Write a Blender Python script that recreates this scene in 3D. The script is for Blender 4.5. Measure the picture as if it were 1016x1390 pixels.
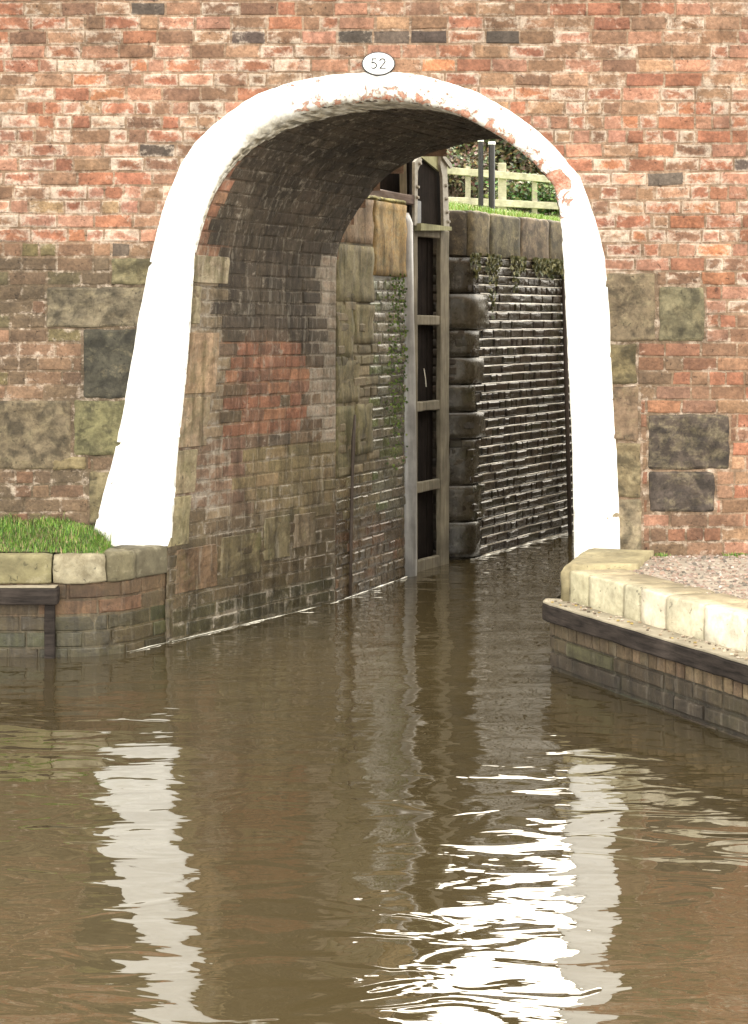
import bpy, math, random
from mathutils import Vector, noise
R = math.radians
rnd = random.Random(52)
sc = bpy.context.scene
for o in list(bpy.data.objects): bpy.data.objects.remove(o)

# ------------------------------------------------------------------ camera, world, sun, exposure
cam = bpy.data.cameras.new('camera'); co = bpy.data.objects.new('camera', cam); sc.collection.objects.link(co)
F = 2400.0; D0 = 10.8; EYE = 1.97
co.location = (0, -D0, EYE); co.rotation_euler = (R(90), 0, 0)
cam.sensor_fit = 'HORIZONTAL'; cam.sensor_width = 36; cam.lens = 36*F/1016; cam.shift_y = -260/1016
cam.clip_end = 1000; sc.camera = co
SUN_EL, SUN_AZ = 42, 20             # azimuth clockwise from +y: veiled sun beyond the bridge, a little to the right
w = bpy.data.worlds.new('World'); sc.world = w; w.use_nodes = True
nt = w.node_tree; nt.nodes.clear()
sky = nt.nodes.new('ShaderNodeTexSky'); sky.sky_type = 'NISHITA'; sky.sun_disc = False
sky.sun_elevation = R(SUN_EL); sky.sun_rotation = R(SUN_AZ); sky.dust_density = 5; sky.air_density = 1.2; sky.ozone_density = .6
hs = nt.nodes.new('ShaderNodeHueSaturation'); hs.inputs['Saturation'].default_value = .16
wm = nt.nodes.new('ShaderNodeMix'); wm.data_type = 'RGBA'; wm.blend_type = 'MULTIPLY'; wm.inputs[0].default_value = 1
wm.inputs[7].default_value = (1, .89, .68, 1)
bg = nt.nodes.new('ShaderNodeBackground'); bg.inputs[1].default_value = .15
wo = nt.nodes.new('ShaderNodeOutputWorld')
nt.links.new(sky.outputs[0], hs.inputs['Color']); nt.links.new(hs.outputs[0], wm.inputs[6])
ov = nt.nodes.new('ShaderNodeMix'); ov.data_type = 'RGBA'; ov.inputs[0].default_value = .52     # a bright even cloud layer over the sky
ov.inputs[7].default_value = (15.0, 14.5, 13.5, 1)
nt.links.new(wm.outputs[2], ov.inputs[6]); nt.links.new(ov.outputs[2], bg.inputs[0]); nt.links.new(bg.outputs[0], wo.inputs[0])
sl = bpy.data.lights.new('sun', 'SUN'); sl.energy = 1.0; sl.angle = R(14); sl.color = (1, .94, .84)
so = bpy.data.objects.new('sun', sl); sc.collection.objects.link(so)
sd = Vector((math.sin(R(SUN_AZ))*math.cos(R(SUN_EL)), math.cos(R(SUN_AZ))*math.cos(R(SUN_EL)), math.sin(R(SUN_EL))))
so.rotation_euler = sd.to_track_quat('Z', 'Y').to_euler()
sc.view_settings.view_transform = 'Standard'; sc.view_settings.look = 'None'
sc.view_settings.exposure = 1.66; sc.view_settings.gamma = 1
sc.render.engine = 'CYCLES'

# ------------------------------------------------------------------ helpers
def P(px, py, d): return Vector(((px-508)*d/F, d-D0, EYE-(py-435)*d/F))
def W(px, py): p = P(px, py, D0); return (p.x, p.z)          # on the bridge face plane y=0
def proj(p):
    d = p[1]+D0
    return (508+p[0]*F/d, 435-(p[2]-EYE)*F/d)
def nz(x, y, z=0, s=1): return noise.noise(Vector((x*s, y*s, z*s)))
def lerp(a, b, t): return a+(b-a)*t
def mixc(a, b, t): return tuple(a[i]+(b[i]-a[i])*t for i in range(3))
def sm(a, b, x):
    t = max(0, min(1, (x-a)/(b-a))); return t*t*(3-2*t)

class MB:
    def __init__(s): s.v = []; s.f = []; s.c = []; s.w = []; s.m = []
    def add(s, vs, fs, col=(.5, .5, .5), eff=0, wet=0):
        b = len(s.v); s.v += [tuple(v) for v in vs]; s.f += [tuple(i+b for i in f) for f in fs]
        s.c += [(*col, eff)]*len(vs); s.w += [wet]*len(vs)
    def addc(s, vs, fs, cols, wet=0):
        b = len(s.v); s.v += [tuple(v) for v in vs]; s.f += [tuple(i+b for i in f) for f in fs]
        s.c += cols; s.w += [wet]*len(vs)
    def build(s, name, mat, parent=None, smooth=False, **tags):
        me = bpy.data.meshes.new(name); me.from_pydata(s.v, [], s.f)
        a = me.attributes.new('Col', 'FLOAT_COLOR', 'POINT'); a.data.foreach_set('color', [x for c in s.c for x in c])
        a = me.attributes.new('wet', 'FLOAT', 'POINT'); a.data.foreach_set('value', s.w)
        me.materials.append(mat)
        if smooth: me.polygons.foreach_set('use_smooth', [True]*len(me.polygons))
        me.update()
        o = bpy.data.objects.new(name, me); sc.collection.objects.link(o)
        if parent: o.parent = parent; o.matrix_parent_inverse = parent.matrix_world.inverted() if False else o.matrix_parent_inverse
        if parent: o.location = (-parent.location[0], -parent.location[1], -parent.location[2])
        for k, v in tags.items(): o[k] = v
        return o

def thing(name, label, cat, loc=(0, 0, 0), group=None):
    o = bpy.data.objects.new(name, None); sc.collection.objects.link(o); o.location = loc
    o.empty_display_size = .2
    o['label'] = label; o['category'] = cat
    if group: o['group'] = group
    return o
def tags(label, cat, group=None):
    d = dict(label=label, category=cat)
    if group: d['group'] = group
    return d

# box with optional noise and rounded edges; axes given by vectors
def block(mb, o, ax, ay, az, col, eff=0, wet=0, bev=.012, seg=(4, 2, 3), rough=.004, seed=0):
    """rounded rough block: o = corner, ax/ay/az full edge vectors; ay points outwards"""
    o, ax, ay, az = map(Vector, (o, ax, ay, az))
    L = (ax.length, ay.length, az.length); U = (ax.normalized(), ay.normalized(), az.normalized())
    n = [max(1, seg[i]) for i in range(3)]
    def coords(i):
        b = min(bev, L[i]*.3)
        return [0, b] + [b+(L[i]-2*b)*k/n[i] for k in range(1, n[i])] + [L[i]-b, L[i]]
    C = [coords(i) for i in range(3)]
    idx = {}; vs = []; fs = []
    def vert(i, j, k):
        key = (i, j, k)
        if key in idx: return idx[key]
        q = [C[0][i], C[1][j], C[2][k]]; b = [min(bev, L[a]*.3) for a in range(3)]
        ins = [max(b[a], min(L[a]-b[a], q[a])) for a in range(3)]
        dv = Vector([(q[a]-ins[a])/b[a] if b[a] else 0 for a in range(3)])
        if dv.length > 1e-6:
            dv.normalize(); q = [ins[a]+dv[a]*b[a] for a in range(3)]
        p = o+U[0]*q[0]+U[1]*q[1]+U[2]*q[2]
        if rough:
            p = p + Vector((nz(p.x+seed, p.y, p.z, 9), nz(p.x, p.y+7+seed, p.z, 9), nz(p.x, p.y, p.z+13+seed, 9)))*rough*2 \
                  + Vector((nz(p.x+seed, p.y, p.z, 31), nz(p.x, p.y+7, p.z, 31), nz(p.x, p.y, p.z+13, 31)))*rough
        idx[key] = len(vs); vs.append(p); return idx[key]
    N = [len(c)-1 for c in C]
    for i in range(N[0]):
        for k in range(N[2]):
            fs.append((vert(i, N[1], k), vert(i, N[1], k+1), vert(i+1, N[1], k+1), vert(i+1, N[1], k)))
            fs.append((vert(i, 0, k), vert(i+1, 0, k), vert(i+1, 0, k+1), vert(i, 0, k+1)))
        for j in range(N[1]):
            fs.append((vert(i, j, 0), vert(i, j+1, 0), vert(i+1, j+1, 0), vert(i+1, j, 0)))
            fs.append((vert(i, j, N[2]), vert(i+1, j, N[2]), vert(i+1, j+1, N[2]), vert(i, j+1, N[2])))
    for j in range(N[1]):
        for k in range(N[2]):
            fs.append((vert(0, j, k), vert(0, j, k+1), vert(0, j+1, k+1), vert(0, j+1, k)))
            fs.append((vert(N[0], j, k), vert(N[0], j+1, k), vert(N[0], j+1, k+1), vert(N[0], j, k+1)))
    mb.add(vs, fs, col, eff, wet)

def bar(mb, a, b, w, h, col=(.3, .3, .3), up=(0, 0, 1), wet=0, bev=.006, rough=.001, eff=0):
    a = Vector(a); b = Vector(b); d = b-a; s = d.cross(Vector(up)).normalized(); u = s.cross(d).normalized()
    block(mb, a-s*w/2-u*h/2, d, s*w, u*h, col, eff, wet, bev, (max(1, int(d.length/.12)), 1, 1), rough)

def tube(mb, pts, radii, col, n=6, wet=0, eff=0):
    pts = [Vector(p) for p in pts]; vs = []; fs = []
    for i, p in enumerate(pts):
        d = (pts[min(i+1, len(pts)-1)]-pts[max(i-1, 0)]).normalized()
        s = d.cross(Vector((.31, .95, .05)) if abs(d.z) > .6 else Vector((0, 0, 1))).normalized(); u = s.cross(d)
        for k in range(n):
            a = 2*math.pi*k/n; vs.append(p+(s*math.cos(a)+u*math.sin(a))*radii[i])
    for i in range(len(pts)-1):
        for k in range(n):
            fs.append((i*n+k, i*n+(k+1) % n, (i+1)*n+(k+1) % n, (i+1)*n+k))
    fs.append(tuple(range(n-1, -1, -1))); fs.append(tuple(range((len(pts)-1)*n, len(pts)*n)))
    mb.add(vs, fs, col, eff, wet)

# one brick / rough stone face, laid on a mapped surface
def brick(mb, mapf, u0, u1, v0, v1, proud, bev, col, eff, wet, jit=.0022):
    def j(): return rnd.uniform(-jit, jit)
    um, vm = (u0+u1)/2+j(), (v0+v1)/2
    tilt = [rnd.uniform(-.0018, .0018) for _ in range(4)]
    out = [(u0+j(), v0+j()), (um, v0+j()), (u1+j(), v0+j()), (u1+j(), vm), (u1+j(), v1+j()), (um, v1+j()), (u0+j(), v1+j()), (u0+j(), vm)]
    b = bev
    inn = [(u0+b+j(), v0+b+j()), (um, v0+b+j()), (u1-b+j(), v0+b+j()), (u1-b+j(), vm), (u1-b+j(), v1-b+j()), (um, v1-b+j()), (u0+b+j(), v1-b+j()), (u0+b+j(), vm)]
    if rnd.random() < .25:                                  # a knocked-off corner
        k = rnd.choice((0, 2, 4, 6)); q = rnd.uniform(.3, .8)
        inn[k] = (lerp(inn[k][0], um, .22*q), lerp(inn[k][1], vm, .5*q)); 
    vs = [mapf(u, v, -.008) for u, v in out] + [mapf(u, v, proud*.55) for u, v in [(lerp(o_[0], i_[0], .3), lerp(o_[1], i_[1], .3)) for o_, i_ in zip(out, inn)]] \
       + [mapf(u, v, proud+tilt[(k//2) % 4]) for k, (u, v) in enumerate(inn)] + [mapf((u0+u1)/2, vm, proud+.001)]
    fs = []
    for k in range(8):
        l = (k+1) % 8
        fs.append((k, l, 8+l, 8+k)); fs.append((8+k, 8+l, 16+l, 16+k)); fs.append((16+k, 16+l, 24))
    k1 = rnd.uniform(.55, 1.0)
    mb.addc(vs, fs, [(*col, eff*1.15+.04)]*8+[(*col, eff*1.15)]*8+[(*col, eff*.85)]*8+[(*col, eff*.45*k1)], wet)

def courses(mb, mapf, v0, v1, ch, length, intervals, colf, proud=.006, bev=.006, joint=.010, header=.3, jit=.0022):
    n = int(round((v1-v0)/ch))
    for i in range(n):
        a = v0+i*ch; b = a+ch; vm = (a+b)/2
        row_head = rnd.random() < header
        for (s, e) in intervals(vm):
            u = s - (rnd.uniform(0, length) if True else 0)
            while u < e:
                l = length*rnd.uniform(.94, 1.06)
                if rnd.random() < (.75 if row_head else .13): l *= .5
                x0, x1 = max(u, s), min(u+l, e); u += l
                if x1-x0 < .03: continue
                um = (x0+x1)/2
                r = colf(mapf(um, vm, 0))
                if r is None: continue
                col, eff, wet = r
                pr = proud*rnd.uniform(.3, 1.5)
                brick(mb, mapf, x0+joint/2, x1-joint/2, a+joint/2, b-joint/2, pr, bev*rnd.uniform(.7, 1.5), col, eff, wet, jit)

def sheet(mb, mapf, us, vs_, colf, h=0):
    vs = []; cols = []
    for v in vs_:
        for u in us:
            p = mapf(u, v, h); vs.append(p); c, e, w_ = colf(p); cols.append((*c, e))
    n = len(us); fs = [(j*n+i, j*n+i+1, (j+1)*n+i+1, (j+1)*n+i) for j in range(len(vs_)-1) for i in range(n-1)]
    b = len(mb.v); mb.addc(vs, fs, cols)
    for k, v in enumerate(vs): mb.w[b+k] = colf(v)[2]

def frange(a, b, st):
    n = max(1, int(math.ceil((b-a)/st))); return [a+(b-a)*i/n for i in range(n+1)]

def wallmap(pts):
    pts = [Vector((p[0], p[1])) for p in pts]
    seg = [(pts[i+1]-pts[i]).length for i in range(len(pts)-1)]; cum = [0]
    for s in seg: cum.append(cum[-1]+s)
    nr = []
    for i in range(len(pts)-1):
        d = (pts[i+1]-pts[i]).normalized(); nr.append(Vector((d.y, -d.x)))
    vn = [nr[0]]+[(nr[i-1]+nr[i]).normalized() for i in range(1, len(nr))]+[nr[-1]]
    def f(u, v, h):
        i = 0
        while i < len(seg)-1 and u > cum[i+1]: i += 1
        t = (u-cum[i])/seg[i]; p = pts[i].lerp(pts[i+1], t)
        n = vn[i].lerp(vn[i+1], max(0, min(1, t))).normalized()
        q = p+n*h
        return Vector((q.x, q.y, v))
    f.length = cum[-1]; f.cum = cum
    return f

def resample(pts, n):
    pts = [Vector(p) for p in pts]; cum = [0]
    for i in range(len(pts)-1): cum.append(cum[-1]+(pts[i+1]-pts[i]).length)
    out = []
    for k in range(n+1):
        s = cum[-1]*k/n; i = 0
        while i < len(pts)-2 and s > cum[i+1]: i += 1
        out.append(pts[i].lerp(pts[i+1], (s-cum[i])/(cum[i+1]-cum[i])))
    return out
def smooth_poly(pts, it=2):
    pts = [Vector(p) for p in pts]
    for _ in range(it):
        q = [pts[0]]
        for a, b in zip(pts, pts[1:]): q += [a.lerp(b, .25), a.lerp(b, .75)]
        pts = q+[pts[-1]]
    return pts

# ------------------------------------------------------------------ materials
def mat(name):
    m = bpy.data.materials.new(name); m.use_nodes = True
    return m, m.node_tree, m.node_tree.nodes['Principled BSDF']
def N(nt, t, **kw):
    n = nt.nodes.new(t)
    for k, v in kw.items():
        if k in ('data_type', 'blend_type', 'operation', 'attribute_name', 'noise_dimensions', 'feature', 'distance', 'musgrave_type'): setattr(n, k, v)
    return n
def noise_n(nt, vec, scale, detail=6, rough=.6, dist=0):
    n = nt.nodes.new('ShaderNodeTexNoise'); n.inputs['Scale'].default_value = scale; n.inputs['Detail'].default_value = detail
    n.inputs['Roughness'].default_value = rough; n.inputs['Distortion'].default_value = dist
    nt.links.new(vec, n.inputs['Vector']); return n.outputs['Fac']
def ramp(nt, fac, stops):
    r = nt.nodes.new('ShaderNodeValToRGB'); e = r.color_ramp.elements
    while len(e) < len(stops): e.new(.5)
    for x, (p, c) in zip(e, stops):
        x.position = p; x.color = (*((c,)*3 if not isinstance(c, tuple) else c), 1)
    nt.links.new(fac, r.inputs[0]); return r.outputs[0]
def mixn(nt, fac, a, b, mode='MIX'):
    n = nt.nodes.new('ShaderNodeMix'); n.data_type = 'RGBA'; n.blend_type = mode
    for sock, v in ((n.inputs[0], fac), (n.inputs[6], a), (n.inputs[7], b)):
        if hasattr(v, 'links') or hasattr(v, 'is_linked'): nt.links.new(v, sock)
        elif isinstance(v, (int, float)): sock.default_value = v if sock == n.inputs[0] else (v, v, v, 1)
        else: sock.default_value = (*v, 1)
    return n.outputs[2]
def mth(nt, op, a, b=0, clamp=False):
    n = nt.nodes.new('ShaderNodeMath'); n.operation = op; n.use_clamp = clamp
    for sock, v in ((n.inputs[0], a), (n.inputs[1], b)):
        if isinstance(v, (int, float)): sock.default_value = v
        else: nt.links.new(v, sock)
    return n.outputs[0]
def coords(nt, scale=(1, 1, 1)):
    t = nt.nodes.new('ShaderNodeTexCoord'); m = nt.nodes.new('ShaderNodeMapping'); m.inputs['Scale'].default_value = scale
    nt.links.new(t.outputs['Object'], m.inputs[0]); return m.outputs[0]
def bump(nt, bsdf, h, strength=.5, dist=.01):
    b = nt.nodes.new('ShaderNodeBump'); b.inputs['Strength'].default_value = strength; b.inputs['Distance'].default_value = dist
    nt.links.new(h, b.inputs['Height']); nt.links.new(b.outputs[0], bsdf.inputs['Normal'])

def masonry(name, effcol=(.62, .55, .46), mott=(.62, 1.3), scale=1.0, streak=0, moss=0, wetrough=.16, bstr=.7, bloomk=11, grime=.6, blot=.8, blotch=0, dstreak=0, bloomw=.235):
    """base colour from the per-brick attribute; alpha = how much lime bloom shows; wet = gloss"""
    m, nt, b = mat(name)
    at = nt.nodes.new('ShaderNodeAttribute'); at.attribute_name = 'Col'
    aw = nt.nodes.new('ShaderNodeAttribute'); aw.attribute_name = 'wet'
    v = coords(nt)
    n1 = noise_n(nt, v, 55*scale, 8, .7); n2 = noise_n(nt, v, 13*scale, 6, .65, .4); n3 = noise_n(nt, v, 3.1*scale, 5, .6)
    n4 = noise_n(nt, v, 24*scale, 8, .75, .8)
    c = mixn(nt, 1.0, at.outputs['Color'], ramp(nt, n1, [(.25, mott[0]), (.75, mott[1])]), 'MULTIPLY')
    c = mixn(nt, 1.0, c, ramp(nt, n2, [(.3, (.66, .62, .58)), (.7, (1.26, 1.22, 1.18))]), 'MULTIPLY')
    c = mixn(nt, 1.0, c, ramp(nt, n3, [(.3, .8), (.7, 1.2)]), 'MULTIPLY')
    # lime bloom in ragged patches
    a = mth(nt, 'ADD', mth(nt, 'MULTIPLY', n4, .62), mth(nt, 'MULTIPLY', n2, .38))
    n5 = noise_n(nt, coords(nt, (1, 1, 2.2)), 7*scale, 5, .6, .3)
    a = mth(nt, 'ADD', mth(nt, 'MULTIPLY', a, .62), mth(nt, 'MULTIPLY', n5, .38))
    th = mth(nt, 'SUBTRACT', .63, mth(nt, 'MULTIPLY', at.outputs['Alpha'], bloomw))
    e = mth(nt, 'MULTIPLY', mth(nt, 'SUBTRACT', a, th), bloomk, True)
    c = mixn(nt, mth(nt, 'MULTIPLY', e, .82), c, mixn(nt, ramp(nt, n1, [(.35, 0), (.65, 1)]), tuple(q*.62 for q in effcol), effcol))
    gr = ramp(nt, noise_n(nt, coords(nt, (1, 1, 1.4)), 8*scale, 7, .72, .6), [(.50, 0), (.68, 1)])
    c = mixn(nt, mth(nt, 'MULTIPLY', gr, grime), c, (.42, .36, .27), 'MULTIPLY')
    big = ramp(nt, noise_n(nt, coords(nt, (1, 1, 1.2)), 2.1, 5, .62, .5), [(.36, (.72, .70, .66)), (.62, (1.12, 1.1, 1.06))])
    c = mixn(nt, blot, c, big, 'MULTIPLY')
    if blotch:
        bl = ramp(nt, noise_n(nt, v, 8.5, 6, .62, .4), [(.46, 0), (.60, 1)])
        c = mixn(nt, mth(nt, 'MULTIPLY', bl, blotch), c, (.33, .33, .32), 'MULTIPLY')
    if dstreak:
        ds = ramp(nt, noise_n(nt, coords(nt, (1, 1, .16)), 11, 6, .65, .2), [(.47, 0), (.64, 1)])
        c = mixn(nt, mth(nt, 'MULTIPLY', ds, dstreak), c, (.35, .33, .26), 'MULTIPLY')
    # dark pits
    pit = ramp(nt, noise_n(nt, v, 38*scale, 4, .6, 1.0), [(.30, .3), (.37, 1.0)])
    c = mixn(nt, .8, c, pit, 'MULTIPLY')
    if streak:
        vs = coords(nt, (1, 1, .12)); s = noise_n(nt, vs, 26, 6, .7)
        c = mixn(nt, mth(nt, 'MULTIPLY', ramp(nt, s, [(.55, 0), (.72, 1)]), streak), c, (.42, .38, .31))
    if moss:
        g = ramp(nt, noise_n(nt, v, 4.5, 7, .7, .5), [(.5, 0), (.66, 1)])
        c = mixn(nt, mth(nt, 'MULTIPLY', g, moss), c, (.075, .085, .02))
    nt.links.new(c, b.inputs['Base Color'])
    r = nt.nodes.new('ShaderNodeMapRange'); nt.links.new(aw.outputs['Fac'], r.inputs[0])
    r.inputs[3].default_value = .88; r.inputs[4].default_value = wetrough
    rr = mth(nt, 'ADD', r.outputs[0], mth(nt, 'MULTIPLY', mth(nt, 'SUBTRACT', n2, .5), .25), True)
    nt.links.new(rr, b.inputs['Roughness'])
    h = mth(nt, 'ADD', mth(nt, 'MULTIPLY', n1, .5), mth(nt, 'ADD', n4, mth(nt, 'MULTIPLY', pit, .6)))
    bump(nt, b, h, bstr, .006)
    return m
M = {}
M['brick'] = masonry('weathered brick', effcol=(.64, .54, .45), mott=(.55, 1.4), bstr=1.0, bloomk=10, bloomw=.268)
M['vault'] = masonry('sooty brick', dstreak=.75, effcol=(.33, .29, .24), streak=.4, bstr=.8)
M['stone'] = masonry('lichened sandstone', effcol=(.33, .28, .17), mott=(.6, 1.35), scale=.8, bloomk=6, grime=.7, blotch=.85)
M['wallstone'] = masonry('streaked wall stone', effcol=(.30, .27, .17), mott=(.6, 1.35), scale=.8, bloomk=6, grime=.6, streak=.3, dstreak=.9, moss=.3)
M['wetbrick'] = masonry('wet brick', effcol=(.2, .18, .13), dstreak=.7, streak=.15, moss=.08, wetrough=.10)
M['wetlock'] = masonry('wet chamber brick', effcol=(.2, .18, .14), streak=.12, moss=.12, wetrough=.07, bstr=.5)
M['coping'] = masonry('pale coping stone', effcol=(.6, .56, .42), mott=(.8, 1.14), scale=.6, bstr=.4, bloomk=4, grime=.35)

def wood(name, col, col2, grain=(1, 1, .08), rough=.75, bs=.5, spec=.3):
    m, nt, b = mat(name); b.inputs['Specular IOR Level'].default_value = spec; v = coords(nt, grain)
    n = noise_n(nt, v, 40, 6, .65, .3); n2 = noise_n(nt, coords(nt), 5, 5, .6)
    c = mixn(nt, ramp(nt, n, [(.3, 0), (.7, 1)]), col, col2)
    c = mixn(nt, 1, c, ramp(nt, n2, [(.3, .6), (.7, 1.3)]), 'MULTIPLY')
    nt.links.new(c, b.inputs['Base Color']); b.inputs['Roughness'].default_value = rough; bump(nt, b, n, bs, .004); return m
M['gatewood'] = wood('weathered gate oak', (.10, .085, .055), (.21, .185, .135))
M['gatewood_d'] = wood('black wet oak', (.010, .008, .007), (.022, .017, .014), rough=.95, spec=.08)
M['brownwood'] = wood('dark brown beam', (.07, .045, .035), (.14, .10, .08), (.1, .1, 1))
M['greypost'] = wood('pale grey post', (.22, .215, .21), (.34, .33, .31), rough=.3, spec=.6)
M['lichen'] = wood('lichened board', (.20, .20, .10), (.32, .31, .19), rough=.9)
M['fencewood'] = wood('fence softwood', (.30, .28, .20), (.44, .41, .30), (.15, .15, 1), rough=.8)
M['fender'] = wood('tarred fender timber', (.012, .010, .009), (.050, .040, .034), (.12, .12, 1), rough=.8, bs=1, spec=.12)
M['fendertop'] = wood('worn fender top', (.20, .17, .12), (.36, .32, .24), (.12, .12, 1), rough=.85)
def plain(name, col, rough=.6, metal=0, var=.25):
    m, nt, b = mat(name); n = noise_n(nt, coords(nt), 30, 5, .6)
    c = mixn(nt, 1, col, ramp(nt, n, [(.3, 1-var), (.7, 1+var)]), 'MULTIPLY'); nt.links.new(c, b.inputs['Base Color'])
    b.inputs['Roughness'].default_value = rough; b.inputs['Metallic'].default_value = metal; bump(nt, b, n, .3, .003); return m
M['iron'] = plain('rusty iron', (.05, .035, .025), .7)
M['greyiron'] = plain('grey iron strap', (.24, .22, .18), .6)
M['blackpaint'] = plain('black gloss paint', (.018, .018, .022), .3)
M['whitepaint'] = plain('white enamel', (.82, .82, .82), .35, var=.03)
M['numeral'] = plain('black numeral', (.015, .015, .02), .4)
M['glint_rope'] = plain('painted glint and rope', (.55, .53, .45), .1, var=.3)  # pale tone paints the waterline highlight; also used on the rope end

def attr_mat(name, rough=.8, trans=0, var=(.7, 1.3), sc_=20, bs=.3):
    m, nt, b = mat(name); at = nt.nodes.new('ShaderNodeAttribute'); at.attribute_name = 'Col'
    n = noise_n(nt, coords(nt), sc_, 5, .6)
    c = mixn(nt, 1, at.outputs['Color'], ramp(nt, n, [(.3, var[0]), (.7, var[1])]), 'MULTIPLY')
    nt.links.new(c, b.inputs['Base Color']); b.inputs['Roughness'].default_value = rough
    b.inputs['Subsurface Weight'].default_value = 0
    bump(nt, b, n, bs, .01); return m
M['leaf'] = attr_mat('leaf', .6, sc_=8); M['bark'] = attr_mat('bark', .9); M['soil'] = attr_mat('soil and turf', .95, sc_=14, bs=.8)
M['pebble'] = attr_mat('pebble', .8, sc_=60)

def paint_mat():
    m, nt, b = mat('flaking white masonry paint')
    at = nt.nodes.new('ShaderNodeAttribute'); at.attribute_name = 'Col'
    v = coords(nt); n1 = noise_n(nt, v, 16, 7, .65, .5); n2 = noise_n(nt, v, 60, 6, .7); n3 = noise_n(nt, v, 5, 5, .6)
    sep = nt.nodes.new('ShaderNodeSeparateColor'); nt.links.new(at.outputs['Color'], sep.inputs[0])
    base = mixn(nt, ramp(nt, n3, [(.4, 0), (.7, .35)]), (.83, .83, .80), (.74, .71, .62))
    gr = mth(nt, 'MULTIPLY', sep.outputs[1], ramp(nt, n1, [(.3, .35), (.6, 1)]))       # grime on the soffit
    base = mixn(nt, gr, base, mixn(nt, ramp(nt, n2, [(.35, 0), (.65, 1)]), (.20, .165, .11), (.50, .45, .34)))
    th = mth(nt, 'SUBTRACT', .84, mth(nt, 'MULTIPLY', sep.outputs[0], .40))
    chip = mth(nt, 'MULTIPLY', mth(nt, 'SUBTRACT', mth(nt, 'ADD', mth(nt, 'MULTIPLY', n1, .75), mth(nt, 'MULTIPLY', n2, .25)), th), 30, True)
    c = mixn(nt, chip, base, mixn(nt, ramp(nt, n2, [(.4, 0), (.6, 1)]), (.38, .14, .08), (.48, .30, .22)))
    nt.links.new(c, b.inputs['Base Color']); b.inputs['Roughness'].default_value = .7
    h = mth(nt, 'SUBTRACT', mth(nt, 'ADD', n1, mth(nt, 'MULTIPLY', n2, .4)), mth(nt, 'MULTIPLY', chip, .8))
    bump(nt, b, h, .8, .012); return m
M['paint'] = paint_mat()

def water_mat():
    m, nt, b = mat('muddy canal water')
    v = coords(nt)
    silt = noise_n(nt, v, .8, 4, .5, .5)
    nt.links.new(mixn(nt, silt, (.035, .0265, .0128), (.046, .035, .0165)), b.inputs['Base Color'])
    b.inputs['Roughness'].default_value = .015; b.inputs['IOR'].default_value = 2.25
    a = noise_n(nt, coords(nt, (1.0, 1.5, 1)), 1.3, 1, .4, .4)
    c = noise_n(nt, coords(nt, (1.0, 1.9, 1)), 2.9, 2, .4, .7)
    d = noise_n(nt, coords(nt, (1.0, 2.4, 1)), 8.5, 2, .45, .5)
    patch = ramp(nt, noise_n(nt, coords(nt, (.6, .8, 1)), .9, 2, .5), [(.40, .25), (.65, 1)])
    h = mth(nt, 'ADD', mth(nt, 'MULTIPLY', a, 1.1), mth(nt, 'ADD', mth(nt, 'MULTIPLY', c, .55), mth(nt, 'MULTIPLY', mth(nt, 'MULTIPLY', d, patch), .055)))
    bump(nt, b, h, 1.0, WAVE); return m
WAVE = .0175
M['water'] = water_mat()

# ------------------------------------------------------------------ colour pickers (albedo of each brick, its bloom, its wetness)
RED = (.31, .12, .07); ORANGE = (.44, .18, .085); BROWN = (.20, .12, .075); DARK = (.095, .075, .065); TAN = (.31, .20, .125)
PINK = (.40, .21, .15); PURPLE = (.13, .09, .10); OLIVE = (.17, .14, .065); SAND = (.40, .30, .17); GREY = (.2, .19, .16)
def pick(ws):
    t = sum(w_ for w_, c in ws); x = rnd.uniform(0, t)
    for w_, c in ws:
        x -= w_
        if x <= 0: break
    k = rnd.uniform(.78, 1.25); c = mixc(c, (.26, .15, .105), .38 if c[0] > .18 else 0); return tuple(q*k*rnd.uniform(.97, 1.03) for q in c)
def front_col(p):
    px, py = proj(p)
    wob = 25*nz(px/90, py/40)
    y = py+wob
    if py > 330 and px < 508:
        if py < 440: c = pick([(.5, DARK), (4, BROWN), (1, RED), (2, OLIVE), (1, TAN)]); e = rnd.uniform(.3, .7)
        else: c = pick([(4, BROWN), (2, TAN), (1.2, RED), (1, OLIVE)]); e = rnd.uniform(.3, .75)
    elif py > 440: c = pick([(3, RED), (3, BROWN), (2.4, TAN), (.8, ORANGE), (1.5, PINK), (.25, DARK)]); e = rnd.uniform(.1, .6)
    elif y < 70: c = pick([(4, BROWN), (2, RED), (2, TAN), (.5, DARK), (1.2, PINK), (.4, PURPLE)]); e = rnd.uniform(.1, .85)
    elif px < 508: c = pick([(4, RED), (3.2, PINK), (1.8, BROWN), (1.2, TAN), (.15, DARK), (.6, ORANGE), (.25, SAND)]); e = rnd.uniform(.35, 1.05)
    else: c = pick([(4.5, RED), (2.4, BROWN), (1.6, TAN), (.9, ORANGE), (.25, DARK), (1.8, PINK)]); e = rnd.uniform(.2, .98)
    e *= min(1, c[0]/.12); t = stain(px, py); c = mixc(c, (.082, .070, .046), t); return c, e*(1-.45*t), 0
def stain(px, py):
    n_ = nz(px/55, py/38)+.6*nz(px/22, py/17, 4); y = py+14*nz(px/40, 2)
    if px < 508: t = sm(325, 365, y)*(.74+.35*n_)-.30*sm(430, 455, y)*sm(560, 530, y)*sm(118, 96, px)
    else: t = sm(330, 380, y)*(.46+.4*n_)*sm(1010, 930, px)
    return max(0, min(.85, t))
def mortar_front(p):
    px, py = proj(p); k = .5+.5*nz(px/70, py/50)
    c = mixc((.20, .135, .09), (.35, .25, .18), k)
    c = mixc(c, (.09, .072, .045), min(.9, stain(px, py)*1.1))
    return c, .5, 0
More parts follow.
